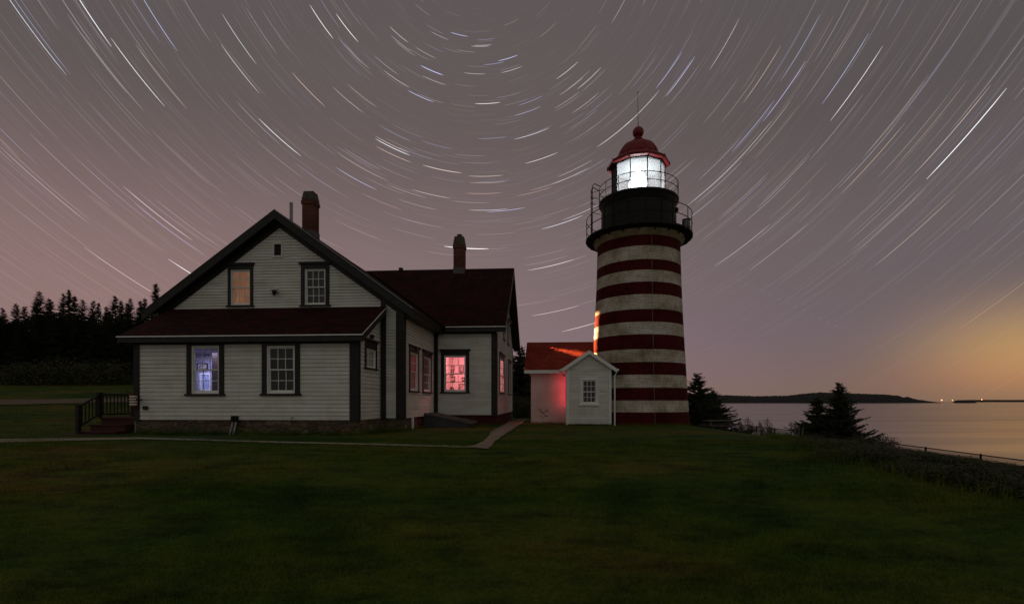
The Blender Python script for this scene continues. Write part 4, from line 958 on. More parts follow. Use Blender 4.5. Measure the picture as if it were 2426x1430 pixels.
K = Frame((1343 - X0) / F * 24.1, 24.1, 4.0, .40)
porch = K.root('entry_shed', label='small white clapboard entry shed with a gable and barred window', cat='shed')
kw = K.u(1448, 0); kc = kw / 2; kzp = K.z(829, kc, -.15); kze = K.z(873, 0, -.15); khalf = (K.u(1462, -.15) - K.u(1331, -.15)) / 2; ksl = (kzp - kze) / khalf
kz0 = K.z(1005, 0, 0); kwin = (K.u(1374, 0), K.u(1418, 0), K.z(960, 1, 0), K.z(893, 1, 0))
kzw = kzp - ksl * kc - .10
hk = [(kwin[0] + .04, kwin[1] - .04, kwin[2] + .03, kwin[3] - .02)]
b = clap(fr(0), kz0, kzw, 0, kw, hk, .118); clap(fr(0), kzw, kzp - .14, lambda z: kc - (kzp - .10 - z) / ksl, lambda z: kc + (kzp - .10 - z) / ksl, hk, .118, mb=b)
b.build('clapboard_wall', M['siding'], porch)
b = clap(rt(kw), kz0, kzw, 0, 1.5, (), .118); b.build('clapboard_wall', M['siding'], porch)
MB().add([(0, 0, kz0), (0, 1.5, kz0), (0, 1.5, kzw), (0, 0, kzw)], [(0, 1, 2, 3)]).build('side_wall', M['siding'], porch, recalc=False)
MB().box(.02, kw - .02, .03, 1.4, -.4, kz0).build('foundation', M['brick_low'], porch)
wk = window(porch, (kwin[0], 0, kwin[2]), 0, kwin[1] - kwin[0], kwin[3] - kwin[2], cw=.105, head=.13, sill=.09, fw=.02, casing='white', back=M['black'], label='window with iron bars behind the glass')
b = MB()
for i in range(1, 7): x = .125 + (kwin[1] - kwin[0] - .25) * i / 7; b.tube([(x, .115, .1), (x, .115, kwin[3] - kwin[2] - .15)], .012, 6)
b.build('bar', M['galv'], wk)
for (a, c) in ((-.01, .10), (kw - .10, kw + .01)): MB().box(a, c, -.034, .0, kz0 - .01, kzw + .06).build('corner_board', M['white'], porch)
b = MB(); ko = -.17; kb = 2.3
for s in (-1, 1):
    slab(b, [(kc, ko, kzp), (kc, kb, kzp), (kc + s * khalf, kb, kze), (kc + s * khalf, ko, kze)], .06)
krf = b.build('roof', [M['roof_r'], M['white']], porch)
b = MB()
for s in (-1, 1): b.prism([(kc, ko - .012, kzp + .0), (kc, ko - .012, kzp - .19), (kc + s * khalf, ko - .012, kze - .19), (kc + s * khalf, ko - .012, kze + .0)], (0, .03, 0))
b.build('rake_board', M['white'], krf)
for s in (-1, 1):                                       # gutters, leaders and downspouts
    gx_ = kc + s * (khalf + .05)
    b = MB(); b.tube([(gx_, ko - .02, kze - .06), (gx_, 1.4, kze - .06)], .055, 8)
    g_ = b.build('gutter', M['white'], porch)
    xx = -.02 if s < 0 else kw + .16
    MB().tube([(gx_, .0, kze - .09), (xx, -.06, kze - .33), (xx, -.06, -.02)], .037, 8).build('downspout', M['white'], porch)

# flood lamp on the gable end of the wing: plates added to cut its warm beam to the passage roof and tower side
Lp = Vector(H.w(eR + .24, rV - .1, H.z(765, eR, rV)))
wl = empty('beam_lamp', H.w(eR + .03, rV - .1, H.z(765, eR, rV)), -H.th, label='flood lamp on the gable end of the house wing with added beam-cutting plates', cat='lamp')
MB().bar((0, 0, 0), (.14, 0, 0), .05, .05).build('arm', M['metal'], wl); MB().box(.14, .18, -.05, .05, -.05, .05).build('lamp_housing', M['metal'], wl)
def tw(beta, z, r): a = fa - R(beta); return Vector((TX + r * cos(a), TY + r * sin(a), z))
def on_roof(px, py):                                     # a pixel carried onto the near slope of the passage roof
    best = None
    for Y in np.arange(24.8, 28.2, .01):
        p = at(px, py, Y); v = (p.y - S.Y + (p.x - S.X) / S.c * S.s * 0) ; u = (p.x - S.X) * S.c - (p.y - S.Y) * S.s; v = (p.x - S.X) * S.s + (p.y - S.Y) * S.c
        zr2 = zse + S.zb + (v + .3) * (zsr - zse) / (sd / 2 + .3)
        if p.z <= zr2: return p
    return p
P60 = tw(64, 5.0, 2.24); PA, PB = on_roof(1252, 820), on_roof(1398, 838); PT = tw(80, EYE + (YH - 742) * 25.6 / F, 2.22)
def plate(e0, e1, away, d, nm='added_beam_mask'):
    b = MB(); e0, e1 = Vector(e0), Vector(e1); away = Vector(away).normalized() * d
    b.prism([e0, e1, e1 + away, e0 + away], (e1 - e0).cross(away).normalized() * .003)
    o = b.build(nm, M['metal'], wl); o.parent = None; mw = Matrix.Translation(wl.location) @ Matrix.Rotation(-H.th, 4, 'Z'); inv = mw.inverted()
    o.data.transform(inv); o.parent = wl
dn = lambda P: (P - Lp).normalized()
k_ = .10; d60 = dn(P60); E60 = Lp + d60 * k_; plate(E60 + Vector((0, 0, -.16)), E60 + Vector((0, 0, .16)), (d60.y, -d60.x, 0) if d60.y * 0 - d60.x * 1 < 0 else (-d60.y, d60.x, 0), .16)
nAB = dn(PA).cross(dn(PB)).normalized(); nAB = nAB if nAB.z < 0 else -nAB
eA, eB = Lp + dn(PA) * k_, Lp + dn(PB) * k_; ex = (eB - eA).normalized(); plate(eA - ex * .12, eB + ex * .10, nAB, .16)
dT = dn(PT); ET = Lp + dT * k_; sd_ = Vector((-dT.y, dT.x, 0)).normalized(); plate(ET - sd_ * .12, ET + sd_ * .12, (-dT.x * .2, -dT.y * .2, 1), .12)
def spot(name, frm, to_, P, ang, blend, col, rad_=.02):
    l_ = bpy.data.lights.new(name, 'SPOT'); l_.energy = P; l_.spot_size = R(ang); l_.spot_blend = blend; l_.color = col; l_.shadow_soft_size = rad_
    o = bpy.data.objects.new(name, l_); C.objects.link(o); o.location = frm
    o.rotation_euler = (Vector(to_) - Vector(frm)).to_track_quat('-Z', 'Y').to_euler(); return o
sp = spot('beam_light', Lp, (TX - 2.2, TY + .4, 4.6), 14000, 104, .2, (1.0, .46, .18), .004)

# ------------------------------------------------------------------ trees
def spruce_mesh(seed, h, r, ragged=.25, bare=.0, dens=1.0, twig=.30, lay=1.0):
    q = random.Random(seed); b = MB(); t = MB()
    lean = q.uniform(-.02, .02); t.tube([(0, 0, -.3), (lean * h * .5, 0, h * .5), (lean * h, 0, h)], .018 * h, 6, r2=.01)
    z = h * (.03 + bare); 
    while z < h * .985:
        f = z / h; L0 = r * ((1 - f) ** .75 + .03) * (q.uniform(.66, 1.1) if lay > 1 else 1); wd = q.uniform(-.16, .04); nb = max(3, int((7 - 3 * f) * dens))
        for k in range(nb):
            if q.random() < ragged * .5: continue
            a = q.uniform(0, 6.283); L = L0 * q.uniform(1 - ragged * 1.6, 1.12) * (1.25 if q.random() < .06 else 1); L = max(L, .08)
            dr = (wd + q.uniform(-.05, .05) if lay > 1 else q.uniform(-.30, .10) * (1 - .8 * f)) ; c, s = cos(a), sin(a); n = max(3, int(L / (twig * .34)))
            base_ = Vector((lean * z, 0, z + q.uniform(-.1, .1)))
            t.bar(base_, base_ + Vector((c * L * .9, s * L * .9, dr * L * .8 + .12 * L * .8)), .03 if L > .6 else .015, .02)
            for i in range(n):
                g = (i + .6) / n; p = base_ + Vector((c * L * g, s * L * g, dr * L * g + .18 * L * g * g))
                wdt = twig * (1.2 - .55 * g) * q.uniform(.7, 1.3) * (.28 + .72 * (1 - f) ** .7)
                for sd_ in (-1, 1):
                    tip = p + Vector((c * wdt * .6 - s * sd_ * wdt, s * wdt * .6 + c * sd_ * wdt, q.uniform(-.30, .05) * wdt)); w2 = wdt * .28
                    b.add([p + Vector((-c * w2, -s * w2, 0)), p + Vector((c * w2, s * w2, .02)), tip], [(0, 1, 2)])
                    b.add([p, p + Vector((c * w2, s * w2, -.35 * wdt * q.uniform(.6, 1.3))), tip], [(0, 1, 2)])
            e = base_ + Vector((c * L, s * L, dr * L + .18 * L)); w2 = twig * .16
            b.add([e + Vector((-s * w2, c * w2, 0)), e + Vector((s * w2, -c * w2, 0)), e + Vector((c * twig * .6, s * twig * .6, .05))], [(0, 1, 2)])
        z += h * .022 * lay * q.uniform(.7, 1.3) / (dens ** .5 if lay == 1 else 1) * (1 if f < .8 else .8)
    b.add([(lean * h - .04, 0, h * .95), (lean * h + .04, 0, h * .95), (lean * h, .0, h * 1.02)], [(0, 1, 2)])
    def fin(mb, nm, m):
        me = bpy.data.meshes.new(nm); me.from_pydata(mb.v, [], mb.f); me.materials.append(m); me.update(); return me
    return fin(t, 'trunk', M['bark']), fin(b, 'crown', M['spruce'])
def plant(name, meshes, loc, sc_, rz, label, cat, group=None):
    r = empty(name, loc, rz, label=label, cat=cat, group=group); r.scale = sc_
    for nm, me in zip(('trunk', 'crown') if name.endswith('tree') else ('stem', 'foliage'), meshes):
        o = bpy.data.objects.new(nm, me); C.objects.link(o); o.parent = r
    return r
protos = [spruce_mesh(s, 10, rr_ * 1.12, rg * .7, .0, 1.7, .40) for s, rr_, rg in ((1, 1.9, .3), (2, 1.6, .35), (3, 2.1, .3), (4, 1.5, .5), (5, 2.2, .45), (6, 1.7, .3))]
tops = [(80, 713, 1), (98, 690, 0), (114, 703, 3), (124, 713, 2), (151, 693, 4), (165, 683, 1), (179, 700, 5), (199, 709, 0), (223, 711, 2), (234, 715, 1), (250, 724, 5), (273, 699, 4), (286, 709, 1), (303, 715, 3), (312, 706, 0), (330, 710, 5), (369, 668, 3), (341, 703, 3)]
names_ = ['first spruce from the left edge of the sky, blunt top', 'tall narrow spruce near the left frame edge', 'thin ragged spruce right of the tall left one', 'short bushy spruce in the left gap',
          'leaning broad spruce left of the tallest in the wood', 'tallest straight spruce of the left wood', 'slim spruce just right of the tallest', 'small pointed spruce at the dip of the treeline',
          'full spruce left of the double tops', 'narrow spruce of the double tops', 'lowest spruce in the middle of the treeline', 'wide flat-topped spruce with long side arms', 'dense spruce right of the flat-topped one',
          'thin spike of a spruce near the house', 'ragged spruce second from the house eave', 'spruce touching the house eave', 'knobbly bare-topped spruce rising above the house eave', 'broken spruce with a slanted dead branch by the eave']
for (px, py, k), nm in zip(tops, names_):
    Y = 54 + rnd.uniform(-3, 4); p = at(px, py, Y); g = gz(p.x, Y); hgt = p.z - g; w_ = rnd.uniform(.8, 1.1) * (hgt / 10)
    plant('spruce_tree', protos[k], (p.x, Y, g), (w_, w_, hgt / 10), rnd.uniform(0, 6), nm, 'tree', 'spruces of the left wood')
def mass(name, items, m, label):
    """many plants that read as one mass, merged into one object"""
    V, LV, LT, o = [], [], [], 0; cache = {}
    for me, loc, s3, rz in items:
        if me.name not in cache:
            co = np.empty(len(me.vertices) * 3); me.vertices.foreach_get('co', co); lv = np.empty(len(me.loops), np.int32); me.loops.foreach_get('vertex_index', lv)
            lt = np.empty(len(me.polygons), np.int32); me.polygons.foreach_get('loop_total', lt); cache[me.name] = (co.reshape(-1, 3), lv, lt)
        co, lv, lt = cache[me.name]; co = co * np.array(s3); c_, s_ = cos(rz), sin(rz)
        V.append(np.stack([co[:, 0] * c_ - co[:, 1] * s_ + loc[0], co[:, 0] * s_ + co[:, 1] * c_ + loc[1], co[:, 2] + loc[2]], 1))
        LV.append(lv + o); LT.append(lt); o += len(co)
    V = np.concatenate(V).astype(np.float32); LV = np.concatenate(LV); LT = np.concatenate(LT)
    me = bpy.data.meshes.new(name); me.vertices.add(len(V)); me.vertices.foreach_set('co', V.ravel()); me.loops.add(len(LV)); me.loops.foreach_set('vertex_index', LV)
    me.polygons.add(len(LT)); me.polygons.foreach_set('loop_start', (np.cumsum(LT) - LT).astype(np.int32)); me.update(calc_edges=True); me.materials.append(m)
    ob = bpy.data.objects.new(name, me); C.objects.link(ob); return tag(ob, label, kind='stuff')
it = []
for i in range(60):                                     # the closed mass of the wood below the named tops
    px = -60 + i * 7.6 + rnd.uniform(-5, 5); Y = rnd.choice((48.5, 50, 59, 62)) + rnd.uniform(-1, 1); p = at(px, rnd.uniform(736, 772), Y); g = gz(p.x, Y); hgt = p.z - g
    w_ = hgt / 10 * rnd.uniform(1.2, 1.7); me_ = protos[rnd.choice((0, 2, 4, 5))]; rr2 = rnd.uniform(0, 6)
    it.append((me_[1], (p.x, Y, g), (w_, w_, hgt / 10), rr2)); it.append((me_[0], (p.x, Y, g), (w_, w_, hgt / 10), rr2))
mass('wood', it, M['spruce'], 'closed dark mass of low spruces in the left wood')
for i, (px, py) in enumerate(((8, 728), (34, 716), (60, 724))):
    Y = 54; p = at(px, py, Y); g = gz(p.x, Y); hgt = p.z - g
    plant('spruce_tree', protos[i], (p.x, Y, g), (hgt / 10,) * 3, i, ('outermost spruce at the left end of the wood', 'second spruce from the left end of the wood', 'third spruce from the left end of the wood')[i], 'tree', 'spruces of the left wood')
# trees behind the house wing and by the sea
near = [spruce_mesh(21, 6, 4.0, .24, 0, 2.8, .46, 1.6), spruce_mesh(22, 5, 3.9, .24, 0, 2.8, .42, 1.7), spruce_mesh(23, 3.5, 3.1, .26, 0, 2.6, .38, 1.7)]
def put(px, py, Y, me, h0, wscale, rz, label, name='spruce_tree'):
    p = at(px, py, Y); g = gz(p.x, Y) - .1; s = (p.z - g) / h0; return plant(name, me, (p.x, Y, g), (s * wscale, s * wscale, s), rz, label, 'tree')
put(1653, 880, 38, near[0], 6, .80, 1, 'dark bushy spruce right beside the lighthouse')
put(1690, 925, 41, near[2], 3.5, .82, 3, 'smaller spruce leaning out right of the lighthouse spruce')
put(1991, 905, 36, near[1], 5, .66, 2, 'dark spruce standing alone before the sea')
put(1934, 943, 37, near[2], 3.5, .74, 5, 'low spruce spreading left of the lone spruce')
put(1234, 818, 44, near[0], 6, .62, 4, 'dark tree between the house wing and the brick passage')
put(1262, 870, 47, near[2], 3.5, .9, 4, 'lower dark tree behind the brick passage')
put(1215, 845, 52, near[1], 5, .8, 1, 'dark tree behind the rear corner of the house')

def shrub_mesh(seed, h, r, n=900, leaf=.07, m='leaf', spiky=.5):
    q = random.Random(seed); b = MB(); t = MB()
    for k in range(26):
        a = q.uniform(0, 6.28); d = r * q.random() ** .5; hh = h * q.uniform(.55, 1.12) * (1 - .35 * (d / r) ** 2)
        p0 = Vector((d * .6 * cos(a), d * .6 * sin(a), -.2)); p1 = Vector((d * cos(a) + q.uniform(-.1, .1), d * sin(a), hh)); t.bar(p0, p1, .014, .012)
        for i in range(n // 26):
            g = 1 - q.random() ** 1.4 * .95; c = p0.lerp(p1, g) + Vector((q.gauss(0, .11), q.gauss(0, .11), q.gauss(0, .05))) * (1.3 - g * .9) * (1 + r)
            s = leaf * q.uniform(.6, 1.4); e = Vector((q.uniform(-1, 1), q.uniform(-1, 1), q.uniform(-.6, 1))).normalized() * s; f = Vector((q.uniform(-1, 1), q.uniform(-1, 1), q.uniform(-1, 1))).normalized() * s * .55
            b.add([c - f, c + e, c + f, c - e * .4], [(0, 1, 2, 3)])
    def fin(mb, nm, mm):
        me = bpy.data.meshes.new(nm); me.from_pydata(mb.v, [], mb.f); me.materials.append(mm); me.update(); return me
    return fin(t, 'stem', M['bark']), fin(b, 'foliage', M[m])
shr = [shrub_mesh(31, 1.0, .8, 3800, .036, 'leaf'), shrub_mesh(32, 1.0, .9, 4200, .038, 'leaf2'), shrub_mesh(33, 1.0, .7, 2400, .034, 'leaf')]
edge = [(1690, 1011), (1740, 1018), (1800, 1028), (1860, 1042), (1910, 1060), (1960, 1078), (2010, 1094), (2080, 1112), (2160, 1130), (2250, 1148), (2347, 1168), (2426, 1182)]
cnt = 0; it = []
for i in range(len(edge) - 1):
    (xa, ya), (xb, yb) = edge[i], edge[i + 1]
    for k in range(4):
        f = (k + rnd.random() * .6) / 4; px, py = xa + (xb - xa) * f, ya + (yb - ya) * f; p = onground(px, py - 3)
        for row in range(3):
            X = p.x + row * (1.1 + .12 * i * .3) + .4; Y = p.y + row * 1.5 + rnd.uniform(-.3, .3); g = gz(X, Y)
            if X > 19.0: continue
            pq = X0 + F * X / Y; rail_y = YH + (EYE - (-.76 + (min(F * 20 / max(80, pq - X0), 45) - 20) * .008)) * (pq - X0) / 20
            topy = rail_y + (rnd.uniform(14, 52) if pq > 2090 else rnd.uniform(-4, 22))
            hmax = EYE + (YH - topy) * Y / F - g; hgt = max(.22, min(hmax, rnd.uniform(.8, 1.7))); w_ = rnd.uniform(.8, 1.3) * max(.7, hgt)
            it.append((shr[rnd.randrange(3)][1], (X, Y, g - .05), (w_, w_, hgt), rnd.uniform(0, 6))); cnt += 1
for i in range(16):                                      # rank growth at the foot of the wood
    px = 60 + i * 17; Y = 46.5 + rnd.uniform(-.8, .8); X = (px - X0) * Y / F; g = gz(X, Y); s = rnd.uniform(1.3, 2.4)
    it.append((shr[1 if i < 6 else 0][1], (X, Y, g - .05), (s * 1.3, s * 1.3, s), i))
for i in range(7):
    px = 1212 + i * 9; Y = 40 + rnd.uniform(-1, 2); X = (px - X0) * Y / F; g = gz(X, Y); s = rnd.uniform(1.2, 1.9)
    it.append((shr[i % 3][1], (X, Y, g - .05), (s, s, s), i))
mass('undergrowth', it, M['leaf'], 'dark tangled brambles and undergrowth round the lawn')
for px, py, Y, w_, lb in ((2075, 1024, 24, 1.2, 'taller shrub breaking above the fence rail right of the lone spruce'), (1768, 988, 36, 1.1, 'leafy bush left of the fence end against the sea'), (1815, 990, 36, 1.0, 'twiggy bush right of the leafy one against the sea'), (2045, 1030, 25, 1.1, 'bushy shrub under the right side of the lone spruce')):
    p = at(px, py, Y); g = gz(p.x, Y); plant('shrub', shr[2 if Y > 30 else 0], (p.x, Y, g - .05), (w_, w_, p.z - g), Y, lb, 'shrub')

# ------------------------------------------------------------------ fence along the cliff
fence = empty('chain_link_fence', (20, 20, gz(20, 20)), 0, label='chain link fence with dark posts along the cliff edge', cat='fence'); fo = Vector(fence.location)
FY0, FY1 = 14.0, 50.0
ftop = lambda y: -.76 + (y - 20) * .012 if y < 34 else -.59 + (y - 34) * .006
b = MB(); pts = [Vector((20, y, ftop(y))) - fo for y in np.arange(FY0, FY1 + .1, 2.0)]; b.tube(pts, .026, 6); b.build('rail', M['metal'], fence)
y = 16.0
while y < FY1:
    X = 20; b = MB(); b.tube([Vector((X, y, gz(X, y) - .3)) - fo, Vector((X, y, ftop(y) + .05)) - fo], .04, 8); b.build('post', M['metal'], fence); y += 3.0
b = MB(); hF = 1.15; stp = .085
for sgn in (-1, 1):
    y = FY0 - hF
    while y < FY1:
        ya, yb = (y, y + hF) if sgn > 0 else (y + hF, y)
        a0_, b0_ = max(FY0, min(FY1, ya)), max(FY0, min(FY1, yb))
        if abs(b0_ - a0_) > .05:
            f0 = (a0_ - ya) / (yb - ya); f1 = (b0_ - ya) / (yb - ya)
            za = ftop(a0_) - hF + hF * f0; zb = ftop(b0_) - hF + hF * f1
            b.bar(Vector((20 - .004 * sgn, a0_, za)) - fo, Vector((20 - .004 * sgn, b0_, zb)) - fo, .006, .006)
        y += stp
b.build('wire_mesh', M['metal'], fence, recalc=False)
# leaning boards by the fence
lb_ = empty('board_stack', (at(1885, 1010, 34).x, 34, gz(at(1885, 1010, 34).x, 34)), 0, label='few dark boards leaning against the fence rail left of the lone spruce', cat='boards')
for k in range(4): MB().bar((k * .26 - .4, 0, -.1), (k * .26 - .22, .1, 1.0), .09, .02).build('board', M['wood'], lb_)
# picnic table
pp = at(1700, 1000, 34); g = gz(pp.x, 34)
pt = empty('picnic_table', (pp.x, 34, g), R(12), label='dark wooden picnic table on the slope beside the lighthouse spruce', cat='table')
MB().box(-.95, .95, -.37, .37, .73, .78).build('table_top', M['wood'], pt)
for s in (-1, 1):
    MB().box(-.95, .95, s * .72 - .13, s * .72 + .13, .42, .46).build('bench_seat', M['wood'], pt)
    b = MB(); b.bar((s * .7, -.75, 0), (s * .7, -.2, .73), .09, .04); b.bar((s * .7, .75, 0), (s * .7, .2, .73), .09, .04); b.bar((s * .7, -.82, .40), (s * .7, .82, .40), .09, .04); b.build('leg_frame', M['wood'], pt)

# ------------------------------------------------------------------ far shores
def shore(name, pts, Y, depth, m, label, seed, jag=1.0, cat=None, kind='structure'):
    """wooded land with a jagged crest; pts = (px, py) of its skyline"""
    q = random.Random(seed); b = MB(); out = []
    n = 260
    for i in range(n + 1):
        f = i / n; px = pts[0][0] + (pts[-1][0] - pts[0][0]) * f
        for (xa, ya), (xb, yb) in zip(pts, pts[1:]):
            if xa <= px <= xb: py = ya + (yb - ya) * (px - xa) / (xb - xa); break
        out.append((px, py + q.uniform(-.8, .5) * jag))
    rows = [(0, 0.0), (.12, .35), (.3, .75), (.5, 1.0), (1.0, .7)]
    for dy, hz in rows:
        for px, py in out:
            p = at(px, py, Y); yy = Y + dy * depth; b.v.append((p.x * (1 + dy * depth / Y * .5), yy, SEA - 1 + (max(p.z * 1.0, SEA + 2) - SEA + 1) * hz * (yy / Y if hz == 1.0 else 1)))
    w = n + 1
    for r in range(len(rows) - 1):
        for i in range(n): b.f.append((r * w + i, r * w + i + 1, (r + 1) * w + i + 1, (r + 1) * w + i)); b.m.append(0)
    return tag(b.build(name, m, recalc=False), label, cat, None, kind)
shore('hills', [(1630, 934), (1700, 935), (1800, 938), (1880, 937), (1920, 932), (1960, 929), (2030, 931), (2110, 934), (2150, 937), (2162, 942), (2172, 939), (2185, 944), (2215, 949), (2243, 953)], 5200, 500, M['hill'], 'low dark wooded shore across the water', 5)
shore('rocky_islet', [(2262, 953), (2266, 949), (2274, 947), (2280, 950), (2290, 951), (2300, 949), (2312, 951), (2317, 954)], 5000, 60, M['rock'], 'dark low rocky islet off the end of the shore', 6, .3)
shore('hills', [(2280, 948.2), (2300, 947), (2350, 946.6), (2426, 946.8), (2600, 946.5)], 11000, 900, M['hill'], 'thin far coastline at the right of the horizon', 7, .15)
for px, py, s, lb in ((2231, 947.2, 1.25, 'brightest orange shore light at the tip of the far land'), (2256.5, 947.8, .85, 'small orange light right of the brightest shore light'), (2326, 946, .95, 'orange light on the thin coast near the right edge')):
    p = at(px, py, 4900); r = empty('shore_light', (p.x, p.y, SEA), 0, label=lb, cat='light'); z = p.z - SEA
    MB().lathe([(1.2, -1), (.8, z - 2)], 8).build('mast', M['metal'], r); MB().lathe([(4.2 * s * cos(t) + .01, z + 4.2 * s * sin(t)) for t in np.linspace(-1.5, 1.5, 9)], 14).build('lamp_globe', emis('orange_shore_lamp', (1.0, .35, .13), 4.5), r)

# ------------------------------------------------------------------ stars turning round the pole: thin lights on the dome of the sky
az, lat, dl = -.0965, R(44.8), .174
POLE = Vector((cos(lat) * sin(az), cos(lat) * cos(az), sin(lat)))
RS = 21000.0; sv, sf, scol = [], [], []
def star(d, bright, wpx, col, ang=dl, centred=True):
    """the path of one star: its direction carried round the pole"""
    d = d.normalized(); n = max(3, int(ang * 40)); side = None; o = len(sv)
    a0 = -ang / 2 if centred else 0
    cosp = d.dot(POLE); 
    for i in range(n + 1):
        rot = Matrix.Rotation(a0 + ang * i / n, 3, POLE); e = rot @ d; s = (e - POLE * e.dot(POLE)).normalized(); s = (s - e * e.dot(s)).normalized()
        hw_ = wpx / 504 / 2
        sv.append(tuple((e + s * hw_) * RS)); sv.append(tuple((e - s * hw_) * RS))
        taper = min(1.0, 4.0 * min(i + .2, n - i + .2) / n + .15); c = tuple(x * bright * taper for x in col); scol.append(c); scol.append(c)
    for i in range(n): sf.append((o + 2 * i, o + 2 * i + 1, o + 2 * i + 3, o + 2 * i + 2))
W_, B_, O_, P_ = (1, .96, .95), (.55, .62, 1.0), (1.0, .68, .50), (.95, .80, .95)
bright = [(264.1, 89.9, 389.3, 252.9, W_, 1.0), (612.8, 280.8, 713.3, 369.7, (.85, .93, 1), 1.1), (524.4, 105.1, 614, 221.5, (1, .85, .75), .8), (691.8, 171.6, 770.3, 252.5, O_, .8),
 (996.8, 154.9, 1050.2, 178.4, B_, 1.2), (1125.2, 245.8, 1185.3, 242.2, W_, 1.0), (889.6, 329.1, 971.3, 367.7, (.8, .92, 1), 1.2), (889.6, 322.5, 969, 361.5, (1, .8, .7), .8), (891, 346.8, 974, 384.2, O_, .8),
 (1243.9, 387.3, 1321.2, 361, W_, .9), (1367.9, 211.5, 1424.1, 159.3, (1, .85, .8), .8), (1318.1, 187.6, 1369.9, 145.7, W_, .8), (1052.2, 583, 1157.8, 588.9, (1, .98, 1), 1.5), (1283, 542.3, 1381, 510.4, (.85, .88, 1), 1.0),
 (1967.5, 286.8, 2090.6, 109.1, W_, 1.0), (1761.4, 243.4, 1849.1, 109.1, O_, .7), (1993.4, 458.6, 2144, 290.4, (1, .7, .45), .65), (1808, 287.2, 1908.9, 144.9, B_, .9), (1721.6, 404.8, 1828, 287.2, (1, .9, .85), .7),
 (1180.2, 144.5, 1226.4, 130.6, B_, 1.0), (965.7, 213.9, 1027.9, 241.8, B_, 1.0), (2196, 424.7, 2351, 249, (.92, .95, 1), 1.35), (2169, 411, 2345, 202, (1, .72, .6), .75), (1002, 391.2, 1094, 409.2, (1, .85, .75), 1.0),
 (910.6, 166.9, 969.7, 208.4, (1, .9, .85), .7), (1000, 179.7, 1056, 200.9, W_, .6), (824, 200, 894, 254.5, O_, .6), (788.4, 206, 861.2, 266.7, (1, .9, .8), .6), (1109.6, 416.6, 1191.8, 415, (1, .8, .65), .8), (1112, 432, 1196, 430.6, (1, .8, .65), .6),
 (1104, 457.6, 1191, 455.7, O_, .6), (975.5, 448.6, 1066.3, 469, (1, .92, .9), .7), (1110.6, 497.4, 1203, 494, (.9, .85, 1), .8), (1152, 501.4, 1244, 491.3, B_, .9), (1331, 517.7, 1430, 483, W_, .7), (1250, 640, 1359, 614.5, W_, .9),
 (1217, 328.7, 1301, 304.4, (.85, .9, 1), .9), (1308, 435, 1392.6, 399.2, W_, .7), (1321, 418.8, 1403, 379, (1, .95, .9), .6), (1260, 747, 1372, 724, (1, .9, .85), .8), (1330, 784.6, 1410, 765, (1, .85, .8), 1.0), (2272, 780, 2345, 728, O_, .4),
 (400, 612.6, 490, 672, (.95, .95, 1), 1.2), (291.8, 441.5, 456, 569, (1, .92, 1), .8), (319, 482, 484, 602.8, B_, .7), (203.7, 582.4, 368.4, 702, (1, .85, .8), .7), (78, 420, 207, 525.6, (1, .9, .9), .5), (1554.6, 210, 1614.5, 123.5, B_, .9),
 (1578, 228, 1646.6, 134, B_, 1.0), (1682, 167, 1732, 78, (1, .85, .8), .7), (1849, 193, 1919, 78, B_, .7), (1948, 248, 2057, 78, B_, .9), (2124.6, 289, 2274, 82, B_, .5), (1918, 379.8, 2045, 222.6, P_, .5), (2018, 604, 2194, 445, (1, .75, .55), .5),
 (1735, 360, 1833.6, 236, B_, .8), (1654, 426.5, 1755.6, 325.4, P_, .5), (1699, 523.7, 1817.7, 418.7, B_, .5), (1786, 571.7, 1921, 453, (1, .85, .75), .45), (1772, 636, 1917, 533.5, P_, .55), (1690, 627, 1735, 607, P_, .7),
 (2075, 628, 2263, 461, (1, .75, .5), .5), (1634, 491, 1702.7, 413.6, (.85, .88, 1), .8), (240.6, 78, 264, 110.6, (.9, .95, 1), 1.2), (778, 78, 789.7, 91.6, W_, 1.1), (830, 78, 848.5, 99.6, W_, 1.1), (924, 62, 966.5, 102.4, W_, .7), (555, 78, 607.6, 153, (.9, .95, 1), .8), (391, 78, 419, 121, B_, .9),
 (800, 88, 858.6, 151.5, B_, .6), (1116, 109, 1156, 109.5, P_, .7), (1123, 107.5, 1165.7, 105.5, P_, .6), (1067, 76, 1109, 87, B_, .9), (1145.7, 153.6, 1195, 146.4, B_, .6), (1187.5, 172.4, 1236.6, 157.4, (1, .9, .85), .7), (1098.8, 171.7, 1145.3, 176, (1, .92, .9), .6),
 (1227.8, 249.6, 1286.4, 226.9, B_, .6), (1218, 273.7, 1281, 252.7, B_, .7), (1326, 227.5, 1372.7, 188.8, P_, .6), (1314, 256.6, 1373, 217.5, W_, .5), (1354.8, 267.6, 1418.6, 220.6, (1, .85, .8), .6), (795.6, 397, 892.6, 449, B_, .9), (799, 365, 920, 425.6, (1, .85, .75), .6),
 (78, 83, 161, 177, (.75, .85, 1), .9), (109, 95, 163, 177.5, B_, .6), (2010, 600, 2070, 545, P_, .4), (1414, 347, 1500, 282, W_, .9), (1480, 300, 1562, 213, W_, .8)]
nb_ = 0
